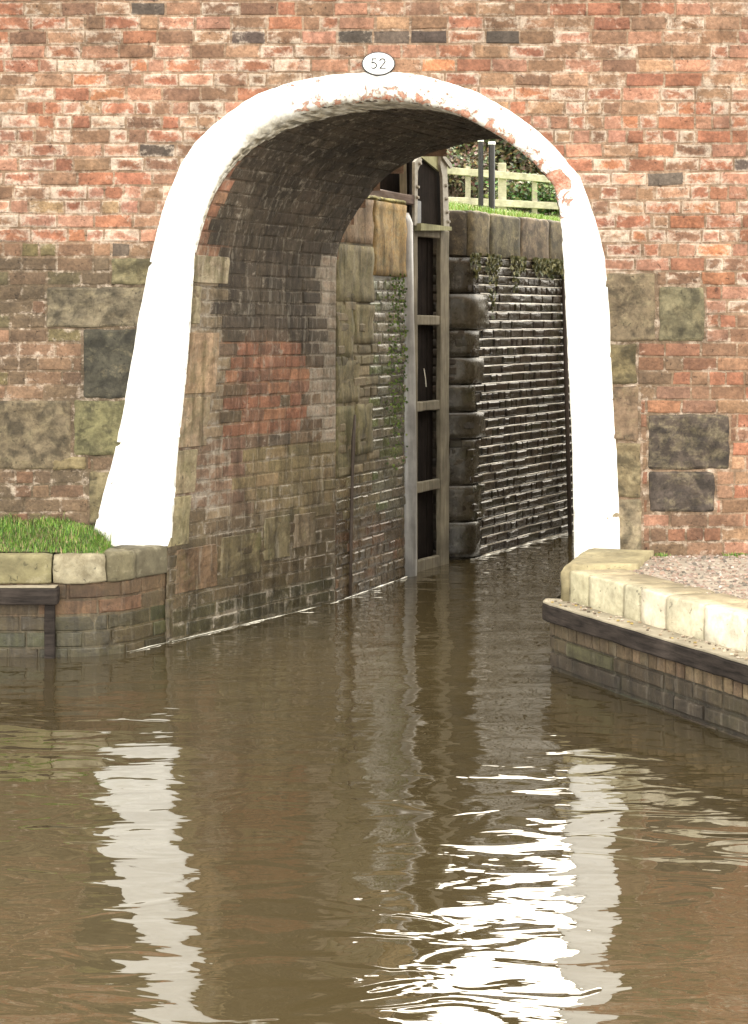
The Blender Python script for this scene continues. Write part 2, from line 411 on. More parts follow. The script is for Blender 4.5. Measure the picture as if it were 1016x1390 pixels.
def tunnel_col(p, mort=False):
    px, py = proj(p); z = p.z; y = p.y
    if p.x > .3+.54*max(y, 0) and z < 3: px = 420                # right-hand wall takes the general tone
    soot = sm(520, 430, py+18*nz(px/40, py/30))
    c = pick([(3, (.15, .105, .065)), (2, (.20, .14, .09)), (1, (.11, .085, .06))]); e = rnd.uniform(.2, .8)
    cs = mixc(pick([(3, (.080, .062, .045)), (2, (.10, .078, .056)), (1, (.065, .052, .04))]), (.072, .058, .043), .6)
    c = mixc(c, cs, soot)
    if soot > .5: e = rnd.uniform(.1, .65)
    if 311+12*nz(py/30, 1) < px < 412+22*nz(py/25, 7) and 462 < py < 586 and rnd.random() < .93: c = pick([(3, (.26, .105, .055)), (2, (.19, .09, .055)), (1, (.30, .135, .07))]); e = .5
    if py < 345 and px < 292+max(0, (300-py)*.4) and px < 340: c = pick([(3, (.26, .12, .075)), (2, (.22, .13, .08))]); e = .5
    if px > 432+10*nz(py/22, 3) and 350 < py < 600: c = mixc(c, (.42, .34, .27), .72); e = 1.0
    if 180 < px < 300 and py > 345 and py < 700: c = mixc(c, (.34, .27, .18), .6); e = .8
    if 600 < py and px < 330 and py < 690: c = mixc(c, (.14, .075, .055), .6)
    if 600 < py < 700 and px > 330: c = mixc(c, (.20, .17, .08), .55)
    if py > 700: c = mixc(c, (.13, .10, .055), .6)
    wet = sm(1.1, .2, z)*.75
    c = mixc(c, (.055, .05, .026), .62*sm(.95, .25, z+.25*nz(p.y*2, z*2, 3)))
    if z < .2: c = mixc(c, (.035, .038, .016), .6)
    c = tuple(q*.86 for q in c)
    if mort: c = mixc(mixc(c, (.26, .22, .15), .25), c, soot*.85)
    return c, e, wet

# ------------------------------------------------------------------ arch profiles (x, z)
BASEZ = -.7
out_px = [[(118, 760), (130, 712), (165, 580), (185, 450), (205, 350)],
          [(205, 350), (222, 280), (253, 205), (300, 160), (350, 127), (400, 110), (460, 100), (520, 97)],
          [(520, 97), (560, 100), (605, 110), (660, 130), (712, 163), (752, 197), (787, 240)],
          [(787, 240), (806, 290), (820, 340), (826, 400), (830, 500), (836, 600), (841, 700), (842, 775)]]
in_px = [[(228, 760), (234, 670), (238, 605), (248, 526), (255, 440), (261, 342)],
         [(261, 342), (273, 298), (291, 248), (318, 207), (350, 178), (395, 155), (450, 140), (515, 134)],
         [(515, 134), (560, 137), (610, 149), (655, 169), (700, 198), (735, 230), (753, 253)],
         [(753, 253), (762, 300), (766, 350), (771, 446), (776, 538), (780, 630), (783, 775)]]
far_px = [[(455, 953), (455, 811), (456, 600), (456, 450), (457, 357)],
          [(457, 357), (462, 325), (484, 288), (500, 265), (527, 235), (574, 210), (622, 196), (656, 189), (705, 186)],
          [(705, 186), (750, 190), (800, 205), (835, 228), (865, 265)],
          [(865, 265), (878, 330), (884, 450), (890, 600), (895, 811), (895, 953)]]
TD = 1.58
NS = [30, 34, 30, 30]
def prof(pxs, f, n): return [resample(smooth_poly([f(*p) for p in s], 1), k) for s, k in zip(pxs, n)]
out_px[0][0] = (124, 741); in_px[0][0] = (228, 741); out_px[3][-1] = (842, 757); in_px[3][-1] = (783, 757)
NR = [k*3 for k in NS]
ring_out = prof(out_px, W, NR); ring_in = prof(in_px, W, NR)
flat = lambda segs: [p for i, s in enumerate(segs) for p in (s if i == 0 else s[1:])]
RO, RI = flat(ring_out), flat(ring_in)
tin = [list(s) for s in in_px]; tin[0] = [(225, 873+int(-BASEZ/.0045)), (226, 800), (228, 735)]+tin[0][1:]; tin[3] = tin[3][:-1]+[(785, 873+int(-BASEZ/.0045))]
farW = lambda px, py: (P(px, py, D0+TD).x, P(px, py, D0+TD).z)
TF, TB = flat(prof(tin, W, NS)), flat(prof(far_px, farW, NS))
tcum = [0]
for i in range(len(TF)-1): tcum.append(tcum[-1]+(TF[i+1]-TF[i]).length)
TLEN = tcum[-1]
def tin_at(L, s):
    s = max(0, min(TLEN, s)); lo, hi = 0, len(tcum)-2
    while lo < hi:
        m_ = (lo+hi+1)//2
        if tcum[m_] <= s: lo = m_
        else: hi = m_-1
    t = (s-tcum[lo])/(tcum[lo+1]-tcum[lo]); return L[lo].lerp(L[lo+1], t)
def tunmap(u, v, h):                      # u = depth into the tunnel, v = arc length from the left foot
    t = u/TD
    def q(s):
        f, b = tin_at(TF, s), tin_at(TB, s); p = f.lerp(b, t); return p
    p = q(v); e = .03; a, b = q(v-e), q(v+e); d = (b-a).normalized()
    n = Vector((d.y, -d.x))               # points into the opening
    p = p+n*h
    return Vector((p.x, u, p.y))

def out_x(z, left=True):
    best = None
    for a, b in zip(RO, RO[1:]):
        if (a.y-z)*(b.y-z) <= 0 and a.y != b.y:
            x = a.x+(b.x-a.x)*(z-a.y)/(b.y-a.y)
            if left and (best is None or x < best): best = x
            if not left and (best is None or x > best): best = x
    return best

# ------------------------------------------------------------------ BRIDGE
bridge = thing('canal_bridge', 'weathered red brick canal bridge with white painted arch over the lock tail', 'bridge', (0, 0, 0))
CH = .0868; Z0 = .10; ZTOP = Z0+52*CH; XW = 7.0
snap = lambda z: Z0+round((z-Z0)/CH)*CH
stones_px = [(62, 388, 210, 440, 'a'), (150, 347, 215, 386, 'b'), (-60, 440-50, -5, 440, 'b'), (112, 440, 200, 537, 'd'), (-20, 540, 98, 640, 'a'), (99, 540, 190, 612, 'a'), (120, 640, 170, 712, 'b'), (70, 612, 118, 640, 'b'),
             (815, 362, 892, 462, 'a'), (893, 378, 958, 462, 'a'), (815, 463, 866, 531, 'b'), (815, 532, 869, 601, 'b'), (815, 602, 872, 672, 'b'), (815, 673, 873, 762, 's'),
             (880, 567, 992, 636, 'd'), (880, 646, 972, 690, 'd')]
stones = []
for (a, b, c, d, k) in stones_px:
    x0, zt = W(a, b); x1, zb = W(c, d); zt, zb = snap(zt), snap(zb)
    if zt-zb < CH*.9: zt = zb+CH
    zm = (zt+zb)/2
    xl, xr = 0, 0
    if x1 < 0: xl2 = out_x(max(zt, .6), True); x1 = min(x1, (xl2 if xl2 else x1)+.08)
    else: x0 = max(x0, out_x(max(zb, .60), False)-.10) if x0 < W(840, 0)[0] else x0
    stones.append((x0, x1, zb, zt, k))
def front_iv(z):
    iv = [(-XW, XW)]
    cuts = []
    if z < 3.45:
        l, r = out_x(max(z, .60), True), out_x(max(z, .60), False)
        if l is not None: cuts.append((l+.05, r-.05))
    for (a, b, c, d, k) in stones:
        if c < z < d: cuts.append((a, b))
    for (a, b) in cuts:
        nw = []
        for (s, e) in iv:
            if b <= s or a >= e: nw.append((s, e)); continue
            if a > s: nw.append((s, a))
            if b < e: nw.append((b, e))
        iv = nw
    return iv
fmap = lambda u, v, h: Vector((u, -h, v+.007*nz(u*.8, 0, v*.9)+.004*nz(u*3, 5, v*3)))
mb = MB(); courses(mb, fmap, Z0+4*CH, ZTOP, CH, .222, front_iv, front_col, proud=.005, bev=.008, joint=.009, jit=.004)
mb.build('brick_face', M['brick'], bridge)
# mortar body
def body():
    mb = MB(); vs = []; fs = []; cols = []
    # front face as column strips over the arch, using rows
    zs = [Z0+4*CH+i*(CH/2) for i in range(97)]; zs = [z for z in zs if z <= ZTOP+.001]
    for i in range(len(zs)-1):
        a, b = zs[i], zs[i+1]; m = (a+b)/2
        l, r = (out_x(max(m, .60), True), out_x(max(m, .60), False)) if m < 3.45 else (None, None)
        iv = [(-XW, XW)] if l is None else [(-XW, l+.04), (r-.04, XW)]
        for s, e in iv:
            us = frange(s, e, .3)
            sheet(mb, fmap, us, [a, b], mortar_front, 0)
    return mb
body().build('mortar_bed', M['brick'], bridge)
# solid masses behind the face: back face and ends (simple strips that hug the vault)
mb = MB()
def back_col(p): return (mixc((.2, .12, .08), (.3, .2, .13), .5+.5*nz(p.x, p.z, 0, 3)), .5, 0)
bz = [BASEZ]+[i*.12 for i in range(0, 40)]; bz = [z for z in bz if z < ZTOP]+[ZTOP]
TBx = TB
def far_x(z, left):
    xs = []
    for a, b in zip(TBx, TBx[1:]):
        if (a.y-z)*(b.y-z) <= 0 and a.y != b.y: xs.append(a.x+(b.x-a.x)*(z-a.y)/(b.y-a.y))
    return (min(xs) if left else max(xs)) if xs else None
for a, b in zip(bz, bz[1:]):
    m = (a+b)/2
    l, r = far_x(m, True), far_x(m, False)
    for s, e in ([(-XW, XW)] if l is None else [(-XW, l), (r, XW)]):
        mb.add([(s, TD, a), (e, TD, a), (e, TD, b), (s, TD, b)], [(0, 3, 2, 1)], (.24, .15, .1), .4)
mb.add([(-XW, 0, ZTOP), (XW, 0, ZTOP), (XW, TD, ZTOP), (-XW, TD, ZTOP)], [(0, 1, 2, 3)], (.24, .15, .1), .4)
for x in (-XW, XW): mb.add([(x, 0, BASEZ), (x, TD, BASEZ), (x, TD, ZTOP), (x, 0, ZTOP)], [(0, 1, 2, 3)], (.24, .15, .1), .4)
mb.build('back_wall', M['brick'], bridge)
# stone blocks let into the face
SC = {'a': (.165, .138, .086), 'b': (.175, .145, .09), 'd': (.062, .056, .043), 's': (.26, .215, .135)}
for i, (a, b, c, d, k) in enumerate(stones):
    mb = MB(); cc = tuple(q*rnd.uniform(.9, 1.15) for q in SC[k])
    block(mb, (a+.006, .05, c+.006), (b-a-.012, 0, 0), (0, -.061, 0), (0, 0, d-c-.012), cc, rnd.uniform(.4, .7), 0, .016, (14, 1, 10), .0045, i*3.1)
    mb.build('stone_block', M['stone'], bridge, label='large lichened sandstone block let into the brick face')
# parapet coping above
mb = MB(); x = -XW
while x < XW:
    l = rnd.uniform(.55, .8); block(mb, (x, TD+.05, ZTOP+.002), (l-.01, 0, 0), (0, -TD-.1, 0), (0, 0, .16), tuple(q*rnd.uniform(.8, 1.1) for q in (.3, .26, .17)), .6, 0, .03, (3, 3, 1), .005); x += l
mb.build('parapet_coping', M['stone'], bridge)

# vault and tunnel side walls
tiv = lambda v: [(.0, TD)]
mb = MB()
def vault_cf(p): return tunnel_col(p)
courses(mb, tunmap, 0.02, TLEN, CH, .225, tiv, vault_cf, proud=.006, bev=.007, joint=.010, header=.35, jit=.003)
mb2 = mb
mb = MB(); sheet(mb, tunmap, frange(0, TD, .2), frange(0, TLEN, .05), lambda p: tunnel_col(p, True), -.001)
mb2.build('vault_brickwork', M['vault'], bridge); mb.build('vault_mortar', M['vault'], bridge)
# big stones built into the left jamb
mb = MB()
def jamb(u0, u1, z0, z1, col, eff, wet=0, pr=.012):
    # v from height on the left leg
    def vz(z):
        for i in range(len(TF)-1):
            if TF[i].y <= z <= TF[i+1].y: return tcum[i]+(z-TF[i].y)/(TF[i+1].y-TF[i].y)*(tcum[i+1]-tcum[i])
        return 0
    v0, v1 = vz(z0), vz(z1); n = 7; k = 8; vs = []; fs = []
    U = [u0, u0+.008]+[lerp(u0+.008, u1-.008, i/n) for i in range(1, n)]+[u1-.008, u1]; V = [v0, v0+.008]+[lerp(v0+.008, v1-.008, i/k) for i in range(1, k)]+[v1-.008, v1]
    for j, v in enumerate(V):
        for i, u in enumerate(U):
            ed = i in (0, len(U)-1) or j in (0, len(V)-1)
            p = tunmap(u+.006*nz(u, v, 3, 30)*(not ed), v, (-.006 if ed else pr)); p += Vector((1, 0, 0))*(.009*nz(u, v, 1, 14)+.004*nz(u, v, 2, 40)); vs.append(p)
    nn = len(U)
    for j in range(len(V)-1):
        for i in range(nn-1): fs.append((j*nn+i, j*nn+i+1, (j+1)*nn+i+1, (j+1)*nn+i))
    mb.add(vs, fs, col, eff, wet)
def zz(py, px=250, y=.2): return EYE-(py-435)*(D0+y)/F
jamb(.0, .36, zz(385), zz(346), (.40, .34, .26), .9)
jamb(.0, .10, zz(440), zz(388), (.36, .31, .22), .8)
jamb(.0, .30, zz(534), zz(450), (.32, .23, .155), .5)
jamb(.0, .26, zz(606), zz(537), (.31, .235, .165), .7)
jamb(.0, .19, zz(668), zz(608), (.24, .20, .13), .7)
jamb(.0, .16, zz(738), zz(670), (.27, .235, .14), .8)
jamb(.06, .42, zz(803), zz(742), (.13, .085, .05), .2, .5)
jamb(.45, .82, zz(795), zz(735), (.12, .10, .055), .3, .5)
jamb(.84, 1.10, zz(760, 0, .9), zz(700, 0, .9), (.14, .12, .07), .3, .5)
jamb(1.14, 1.36, zz(742, 0, 1.2), zz(695, 0, 1.2), (.18, .145, .10), .4, .5)
jamb(.0, .05, zz(860), zz(806), (.1, .08, .05), .3, .6)
mb.build('jamb_stone', M['wallstone'], bridge, label='pale rough stone quoins built into the left jamb')

# white painted ring
def ring():
    mb = MB(); vs = []; fs = []; cols = []
    n = len(RO); A = 9; SB = 7
    segs = [0]
    for k in NR: segs.append(segs[-1]+k)
    def depth(i):
        if i <= segs[1]: return .012
        if i <= segs[2]: return lerp(.02, .30, sm(segs[1]+15, segs[1]+96, i))
        if i <= segs[3]: return .34
        return lerp(.30, .07, sm(segs[3], segs[3]+36, i))
    row = 1+A+1+SB
    for i in range(n):
        o, a = RO[i], RI[i]
        o = o + (o-a).normalized()*(.006*nz(i*.09, 0, 5)+.003*nz(i*.35, 9, 5))
        arch = sm(300, 250, 873-a.y/.0045); rleg = 1 if (a.x > .8 and a.y < 2.9) else 0
        groove = -abs(math.sin(i*.62+.6*nz(i*.1, 2)))**10*.008*arch
        a = a + (o-a).normalized()*(arch*(.010*nz(i*.5, 3, 1)+.006*nz(i*1.4, 6, 1)) + rleg*(.010*nz(i*.2, 7, 7)+.004*nz(i*.9, 1, 7)))
        t0 = (RI[min(i+1, n-1)]-RI[max(i-1, 0)]).normalized(); nin = Vector((t0.y, -t0.x))
        pxo, pyo = 508+a.x/.0045, 873-a.y/.0045
        chip_r = 0
        if pyo < 215: chip_r = sm(300, 420, pxo)*.90
        if pxo > 520 and pyo < 300: chip_r = .94
        line = []
        line.append((Vector((o.x, .01, o.y)), (.0, .0, 0)))
        for k in range(A+1):
            t = k/A; q = o.lerp(a, t)
            y = -.020 + (.005 if k in (0,) else 0) + (.010 if k == A else 0) + .010*nz(q.x, q.y, 0, 11)+.006*nz(q.x, q.y, 0, 40)-groove*(1 if 0 < k < A else .5)
            ch = chip_r*(.35+.65*t) + (.3 if t < .12 and pyo < 300 else 0)
            if pxo > 735 and 238 < pyo < 262 and t > .4: ch = 1.3
            line.append((Vector((q.x, y, q.y)), (ch, .75*t**2 if pyo < 230 and 330 < pxo < 740 else 0, 0)))
        dd = depth(i)*(1+.3*nz(i*.27, 3, 3))
        for k in range(SB):
            t = (k+1)/SB; u = dd*t
            s = (TDIR*u)
            q = a+nin*(.010 if k < SB-1 else -.004)+Vector((s, 0))
            bl = 0 if True else 0
            # follow the vault loft
            j = i
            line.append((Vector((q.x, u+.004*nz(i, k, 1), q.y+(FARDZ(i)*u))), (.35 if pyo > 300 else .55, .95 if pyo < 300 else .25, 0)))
        for p, c in line: vs.append(p); cols.append((*c, 1))
    for i in range(n-1):
        for k in range(row-1+0):
            fs.append((i*row+k, i*row+k+1, (i+1)*row+k+1, (i+1)*row+k))
    mb.addc(vs, fs, cols); return mb
TDIR = 0
# slope of the vault surface per metre of depth, taken from the loft at the same profile index
def FARDZ(i): return 0
def ring_soffit_point(i, u, h):
    # RI and TF share the segment layout above the left spring: find arc position on TF nearest RI[i]
    p = RI[i]; best = min(range(len(TF)), key=lambda k: (TF[k]-p).length_squared)
    return tunmap(u, tcum[best], h)
def ring2():
    mb = ring(); row = 1+9+1+7; n = len(RO)
    for i in range(n):
        for k in range(7):
            idx = i*row+11+k; u = mb.v[idx][1]
            q = ring_soffit_point(i, max(0, u), .012 if k < 6 else -.005); mb.v[idx] = (q.x, q.y, q.z)
    return mb
ring2().build('arch_ring', M['paint'], bridge, True, label='thick white painted arch ring flaking to red brick at the crown')

# number plate
pl = thing('number_plate', 'small oval white number plate reading 52 above the arch crown', 'sign', (*[W(514, 87)[0]], -.02, W(514, 87)[1]))
cx, cz = W(514, 87)
def disc(mb, rx, rz, y0, y1, col, dome=0, n=40):
    vs = [(cx+rx*math.cos(2*math.pi*k/n), y0, cz+rz*math.sin(2*math.pi*k/n)) for k in range(n)]
    vs += [(cx+rx*math.cos(2*math.pi*k/n), y1, cz+rz*math.sin(2*math.pi*k/n)) for k in range(n)]
    vs += [(cx+rx*.93*math.cos(2*math.pi*k/n), y1-dome, cz+rz*.93*math.sin(2*math.pi*k/n)) for k in range(n)]
    fs = [(k, (k+1) % n, n+(k+1) % n, n+k) for k in range(n)]+[(n+k, n+(k+1) % n, 2*n+(k+1) % n, 2*n+k) for k in range(n)]+[tuple(range(2*n, 3*n))]
    mb.add(vs, fs, col)
mb = MB(); disc(mb, .102, .073, .01, -.026, (0, 0, 0), .002); mb.build('rim', M['numeral'], pl)
mb = MB(); disc(mb, .095, .066, -.02, -.031, (1, 1, 1), .002); mb.build('plate_face', M['whitepaint'], pl)
def stroke(mb, pts, w_):
    for a, b in zip(pts, pts[1:]):
        a = Vector(a); b = Vector(b); d = (b-a).normalized(); s = Vector((-d.y, d.x))*w_/2; a = a-d*w_*.35; b = b+d*w_*.35
        q = [a+s, a-s, b-s, b+s]
        vs = [(cx+p.x, -.0332, cz+p.y) for p in q]+[(cx+p.x, -.0356, cz+p.y) for p in q]
        mb.add(vs, [(4, 5, 6, 7), (0, 1, 5, 4), (1, 2, 6, 5), (2, 3, 7, 6), (3, 0, 4, 7)])
mb = MB(); q = .001
five = [(-.014, .029), (-.037, .029), (-.040, .003)]+[(-.030+.018*math.cos(R(a)), -.011+.0175*math.sin(R(a))) for a in range(125, -131, -15)]
stroke(mb, five, .0062); mb.build('numeral', M['numeral'], pl)
mb = MB(); two = [(.024+.016*math.cos(R(a)), .014+.0155*math.sin(R(a))) for a in range(170, -40, -15)]+[(.009, -.028), (.043, -.028)]
stroke(mb, two, .0062); mb.build('numeral', M['numeral'], pl)

# ------------------------------------------------------------------ LEFT BANK
LP = [(-9, -.45), (-3, -.45), (-1.80, -.45), (-1.66, -.43), (-1.54, -.37), (-1.44, -.26), (-1.36, -.12), (-1.272, .012), (-1.262, .05)]
lm = wallmap(LP); LB_TOP = .43
def lowwall_col(p, mort=False):
    z = p.z
    if z > .33: c = pick([(3, (.20, .10, .055)), (1, (.15, .095, .055))]); e = .3
    elif z > .22: c = pick([(2, (.13, .09, .052)), (1, (.16, .09, .05)), (1, (.11, .08, .045))]); e = .25
    else: c = pick([(2, (.062, .054, .028)), (1, (.075, .058, .032)), (1, (.052, .058, .026))]); e = .1
    c = mixc(c, (.09, .075, .035), .3*(.5+nz(p.x, p.z, 0, 5))); c = tuple(q*.8 for q in c)
    if mort: c = mixc(c, (.12, .10, .06), .5)
    return c, e, sm(.5, .1, z)*.6
lw = thing('canal_wall', 'low mossy brick canal wall left of the arch with a rounded corner', 'wall', (-3, -.45, 0))
mb = MB(); courses(mb, lm, BASEZ, LB_TOP-.002, (LB_TOP-BASEZ)/12, .34, lambda v: [(0, lm.length)], lowwall_col, .007, .007, .009)
mb.build('brickwork', M['wetbrick'], lw)
mb = MB(); sheet(mb, lm, [0, 3, 6]+frange(6.2, lm.length, .08), frange(BASEZ, LB_TOP, .1), lambda p: lowwall_col(p, True), -.001); mb.build('mortar_bed', M['wetbrick'], lw)
# coping stones following the curve
def coping(mb, mp, u0, u1, z0, z1, depth, col, eff, setback=0, over=.015, r=.03, wet=0, rough=.004, topcol=None):
    U = frange(u0+.004, u1-.004, .05); sect = []
    # cross-section: back bottom, front bottom, up, rounded, back top
    H = z1-z0
    sect = [(-depth, 0), (over-.004, 0), (over, .01), (over, H*.3), (over, H*.55), (over, H-r)] + \
           [(over-r+r*math.cos(R(a)), H-r+r*math.sin(R(a))) for a in (22, 45, 68, 90)] + [(-depth*.4, H), (-depth*.7, H), (-depth, H)]
    vs = []; fs = []; n = len(sect)
    for k, u in enumerate(U):
        e = .006 if k in (0, len(U)-1) else 0
        for (h, z) in sect:
            p = mp(u, z0+z-(e if z > H*.5 else 0), h-setback-(e if h > -depth*.5 else 0))
            p += Vector((nz(p.x, p.y, p.z, 11), nz(p.x+5, p.y, p.z, 11), nz(p.x, p.y+5, p.z, 11)))*rough*1.5+Vector((nz(p.x, p.y, p.z, 35), nz(p.x+5, p.y, p.z, 35), nz(p.x, p.y+5, p.z, 35)))*rough*.6
            vs.append(p)
    for k in range(len(U)-1):
        for j in range(n):
            fs.append((k*n+j, k*n+(j+1) % n, (k+1)*n+(j+1) % n, (k+1)*n+j))
    fs.append(tuple(range(n-1, -1, -1))); fs.append(tuple((len(U)-1)*n+j for j in range(n)))
    tc = topcol or col
    mb.addc(vs, fs, ([(*col, eff)]*8+[(*mixc(col, tc, .5), eff)]*2+[(*tc, eff*.6)]*3)*len(U) if topcol else [(*col, eff)]*len(vs), wet)
def lpx(px):     # arc position of a pixel column on the left wall
    best = 0; bd = 1e9
    for i in range(800):
        u = lm.length*i/800; a = abs(proj(lm(u, .55, .015))[0]-px)
        if a < bd: bd = a; best = u
    return best
cuts = [lpx(-420), lpx(-300), lpx(-180), lpx(-60), lpx(71), lpx(146), lpx(187), lm.length-.0]
colL = [(.2, .19, .12)]*4+[(.26, .235, .16), (.14, .128, .08), (.115, .105, .07)]
colL[0:4] = [(.22, .205, .12), (.20, .19, .12), (.22, .21, .12), (.23, .215, .12)]
mbs = [MB() for _ in colL]
for i, c in enumerate(colL):
    coping(mbs[i], lm, cuts[i], cuts[i+1]-.003, LB_TOP, .60, .40 if i < 5 else .2, c, (.5 if i != 4 else .75), r=.035 if i == 4 else .025, rough=.006 if i == 4 else .003)
    mbs[i].build('coping_stone', M['coping'], lw, True)
# flat stone at the foot of the arch, filling between coping and bridge
mb = MB(); pts = [lm(u, .592, -.06) for u in frange(cuts[5]-.1, lm.length-.01, .05)]+[Vector((-1.26, .02, .592)), Vector((-1.8, .02, .592))]
mb.add(pts, [tuple(range(len(pts)))], (.34, .30, .17), .5); mb.build('coping_bed', M['coping'], lw)

# left fender
lf = thing('timber_fender', 'dark timber fender beam on the low wall below the grass, left edge', 'fender', (-2, -.5, .35))
mb = MB(); xe = P(78, 815, D0-.53).x; block(mb, (-8, -.452, .318), (xe+8, 0, 0), (0, -.085, 0), (0, 0, .095), (.3, .3, .3), 0, .2, .01, (60, 1, 1), .003)
mb.build('fender_beam', M['fender'], lf)
mb = MB(); block(mb, (-8, -.456, .4145), (xe+7.99, 0, 0), (0, -.075, 0), (0, 0, .008), (.3, .3, .3), 0, .0, .003, (60, 1, 1), .002)
mb.build('worn_top', M['fendertop'], lf)
for px in (67, -180, -420):
    mb = MB(); x = P(px, 850, D0-.5).x; block(mb, (x-.03, -.452, -.5), (.06, 0, 0), (0, -.05, 0), (0, 0, .815), (.1, .1, .1), 0, .4, .008, (1, 1, 6), .003)
    mb.build('fender_post', M['fender'], lf)

# turf on the left
def turf_z(x, y):
    t = sm(-.42, -.03, y); return lerp(.603, .735, t)+.012*nz(x, y, 0, 6)
mb = MB(); xs = frange(-9, -1.56, .08); ys = frange(-.38, .02, .05); vs = []; cols = []
for y in ys:
    for x in xs:
        e = sm(-1.56, -1.80, x); vs.append((x, y, lerp(.58, turf_z(x, y), e))); cols.append((*mixc((.06, .10, .02), (.10, .09, .04), .5+.5*nz(x, y, 0, 5)), 0))
n = len(xs); mb.addc(vs, [(j*n+i, j*n+i+1, (j+1)*n+i+1, (j+1)*n+i) for j in range(len(ys)-1) for i in range(n-1)], cols)
mb.build('turf_ground', M['soil'], None, kind='structure')
def blades(mb, x, y, z, h, w_, col, r=rnd):
    a = r.uniform(0, 6.28); l = r.uniform(.2, .9)*h; dx, dy = math.cos(a), math.sin(a)
    sx, sy = -dy*w_, dx*w_
    vs = [(x-sx, y-sy, z), (x+sx, y+sy, z), (x+dx*l*.4+sx*.6, y+dy*l*.4+sy*.6, z+h*.65), (x+dx*l*.4-sx*.6, y+dy*l*.4-sy*.6, z+h*.65), (x+dx*l, y+dy*l, z+h*.95)]
    mb.add(vs, [(0, 1, 2, 3), (3, 2, 4)], col)
def grass_col():
    return pick([(3, (.11, .22, .025)), (2, (.18, .30, .04)), (1.8, (.055, .12, .02)), (1.1, (.32, .29, .13)), (.3, (.2, .13, .06))])
mb = MB()
for _ in range(26000):
    x = -1.6-rnd.random()**1.2*4.5; y = rnd.uniform(-.40, -.005)
    if y < -.37+.03*nz(x, 0, 0, 9) and rnd.random() < .7: continue
    e = sm(-1.56, -1.80, x)
    blades(mb, x, y, lerp(.58, turf_z(x, y), e), rnd.uniform(.012, .050)*(.45+1.1*(nz(x, y, 0, 7)+.45))*(1.7 if rnd.random() < .03 else 1), .0022, grass_col())
mb.build('bank_grass', M['leaf'], None, kind='stuff', label='short bright green grass on the bank at the foot of the bridge', category='grass')

# ------------------------------------------------------------------ RIGHT BANK
LX = lambda y: 1.00+.44*(-.80-y)
RP = [(1.25, .03), (1.15, -.25), (1.05, -.62), (1.00, -.80), (LX(-2.6), -2.6), (LX(-5), -5), (LX(-10), -10)]
rm = wallmap(RP)
rw = thing('canal_wall', 'mossy brick canal wall on the right topped with pale rounded coping stones', 'wall', (1.2, -1, 0))
def rw_col(p, mort=False):
    z = p.z
    if z > .1: c = pick([(3, (.060, .046, .027)), (1, (.05, .048, .025))]); e = .25
    else: c = pick([(2, (.040, .031, .020)), (1, (.046, .035, .023)), (1, (.034, .034, .018))]); e = .12
    if mort: c = mixc(c, (.03, .026, .017), .6)
    return c, e, .25
mb = MB()
courses(mb, rm, BASEZ, .19, .089, .5, lambda v: [(0, rm.length)], rw_col, .012, .009, .012, jit=.004)
# soldier course of bricks on end
u = 0
while u < rm.length:
    l = rnd.uniform(.075, .09); c = pick([(3, (.28, .235, .14)), (2, (.20, .165, .095)), (1, (.14, .12, .07))])
    k = sm(1.0, 2.6, u); c = mixc((.075, .056, .034), tuple(q*.75 for q in c), k)
    brick(mb, rm, u+.003, u+l-.003, .19, .272, .008*rnd.uniform(.5, 1.4), .006, c, rnd.uniform(.2, .6)*k, .1); u += l
mb.build('brickwork', M['wetbrick'], rw)
mb = MB(); sheet(mb, rm, frange(0, rm.length, .15), frange(BASEZ, .37, .1), lambda p: rw_col(p, True), -.001); mb.build('mortar_bed', M['wetbrick'], rw)
# coping row: joints seen at these columns
def rpx(px, z=.46, h=-.10):
    best = 0; bd = 1e9
    for i in range(1500):
        u = .8+(rm.length-.8)*i/1500; a = abs(proj(rm(u, z, h))[0]-px)
        if a < bd: bd = a; best = u
    return best
js = [762, 798, 845, 869, 903, 955, 1012, 1070, 1135, 1210, 1300, 1400]
js = [rpx(j) for j in js]; js[0] = .86
RC = [(.43, .42, .30), (.50, .49, .37), (.46, .45, .34), (.62, .60, .50), (.56, .545, .43), (.72, .71, .62), (.68, .665, .56)]
while js[-1] < rm.length-1: js.append(js[-1]+.45)
for i in range(len(js)-1):
    mb = MB(); coping(mb, rm, js[i], js[i+1]-.006, .37, .56+rnd.uniform(-.003, .003), .30, RC[i % 7], .55, setback=.10, over=0, r=.019, rough=.003, topcol=(.30, .265, .18))
    mb.build('coping_stone', M['coping'], rw, True)
mb = MB(); coping(mb, rm, -.02, .86, .30, .585, .42, (.30, .27, .165), .4, setback=.05, over=0, r=.06, rough=.006)
mb.build('coping_stone', M['coping'], rw, True, label='raised weathered coping stone at the foot of the white arch')
# right fender
rf = thing('timber_fender', 'long black timber fender beam below the pale coping stones on the right', 'fender', (1.2, -1.2, .3))
def strip(mb, mp, u0, u1, z0, z1, h0, h1, st=.1, rough=.003, col=(.3, .3, .3), wet=0):
    U = frange(u0, u1, st); vs = []; fs = []
    for u in U:
        for (h, z) in ((h0, z0), (h1-.006, z0), (h1, z0+.008), (h1, z1-.008), (h1-.008, z1), (h0, z1)):
            p = mp(u, z, h); p += Vector((nz(p.x, p.y, z, 9), nz(p.x+3, p.y, z, 9), nz(p.x, p.y+3, z, 9)))*rough; vs.append(p)
    n = 6
    for k in range(len(U)-1):
        for j in range(n): fs.append((k*n+j, k*n+(j+1) % n, (k+1)*n+(j+1) % n, (k+1)*n+j))
    fs.append(tuple(range(n-1, -1, -1))); fs.append(tuple((len(U)-1)*n+j for j in range(n)))
    mb.add(vs, fs, col, 0, wet)
mb = MB(); strip(mb, rm, .74, rm.length-.1, .275, .368, .002, .055, rough=.006); mb.build('fender_beam', M['fender'], rf)
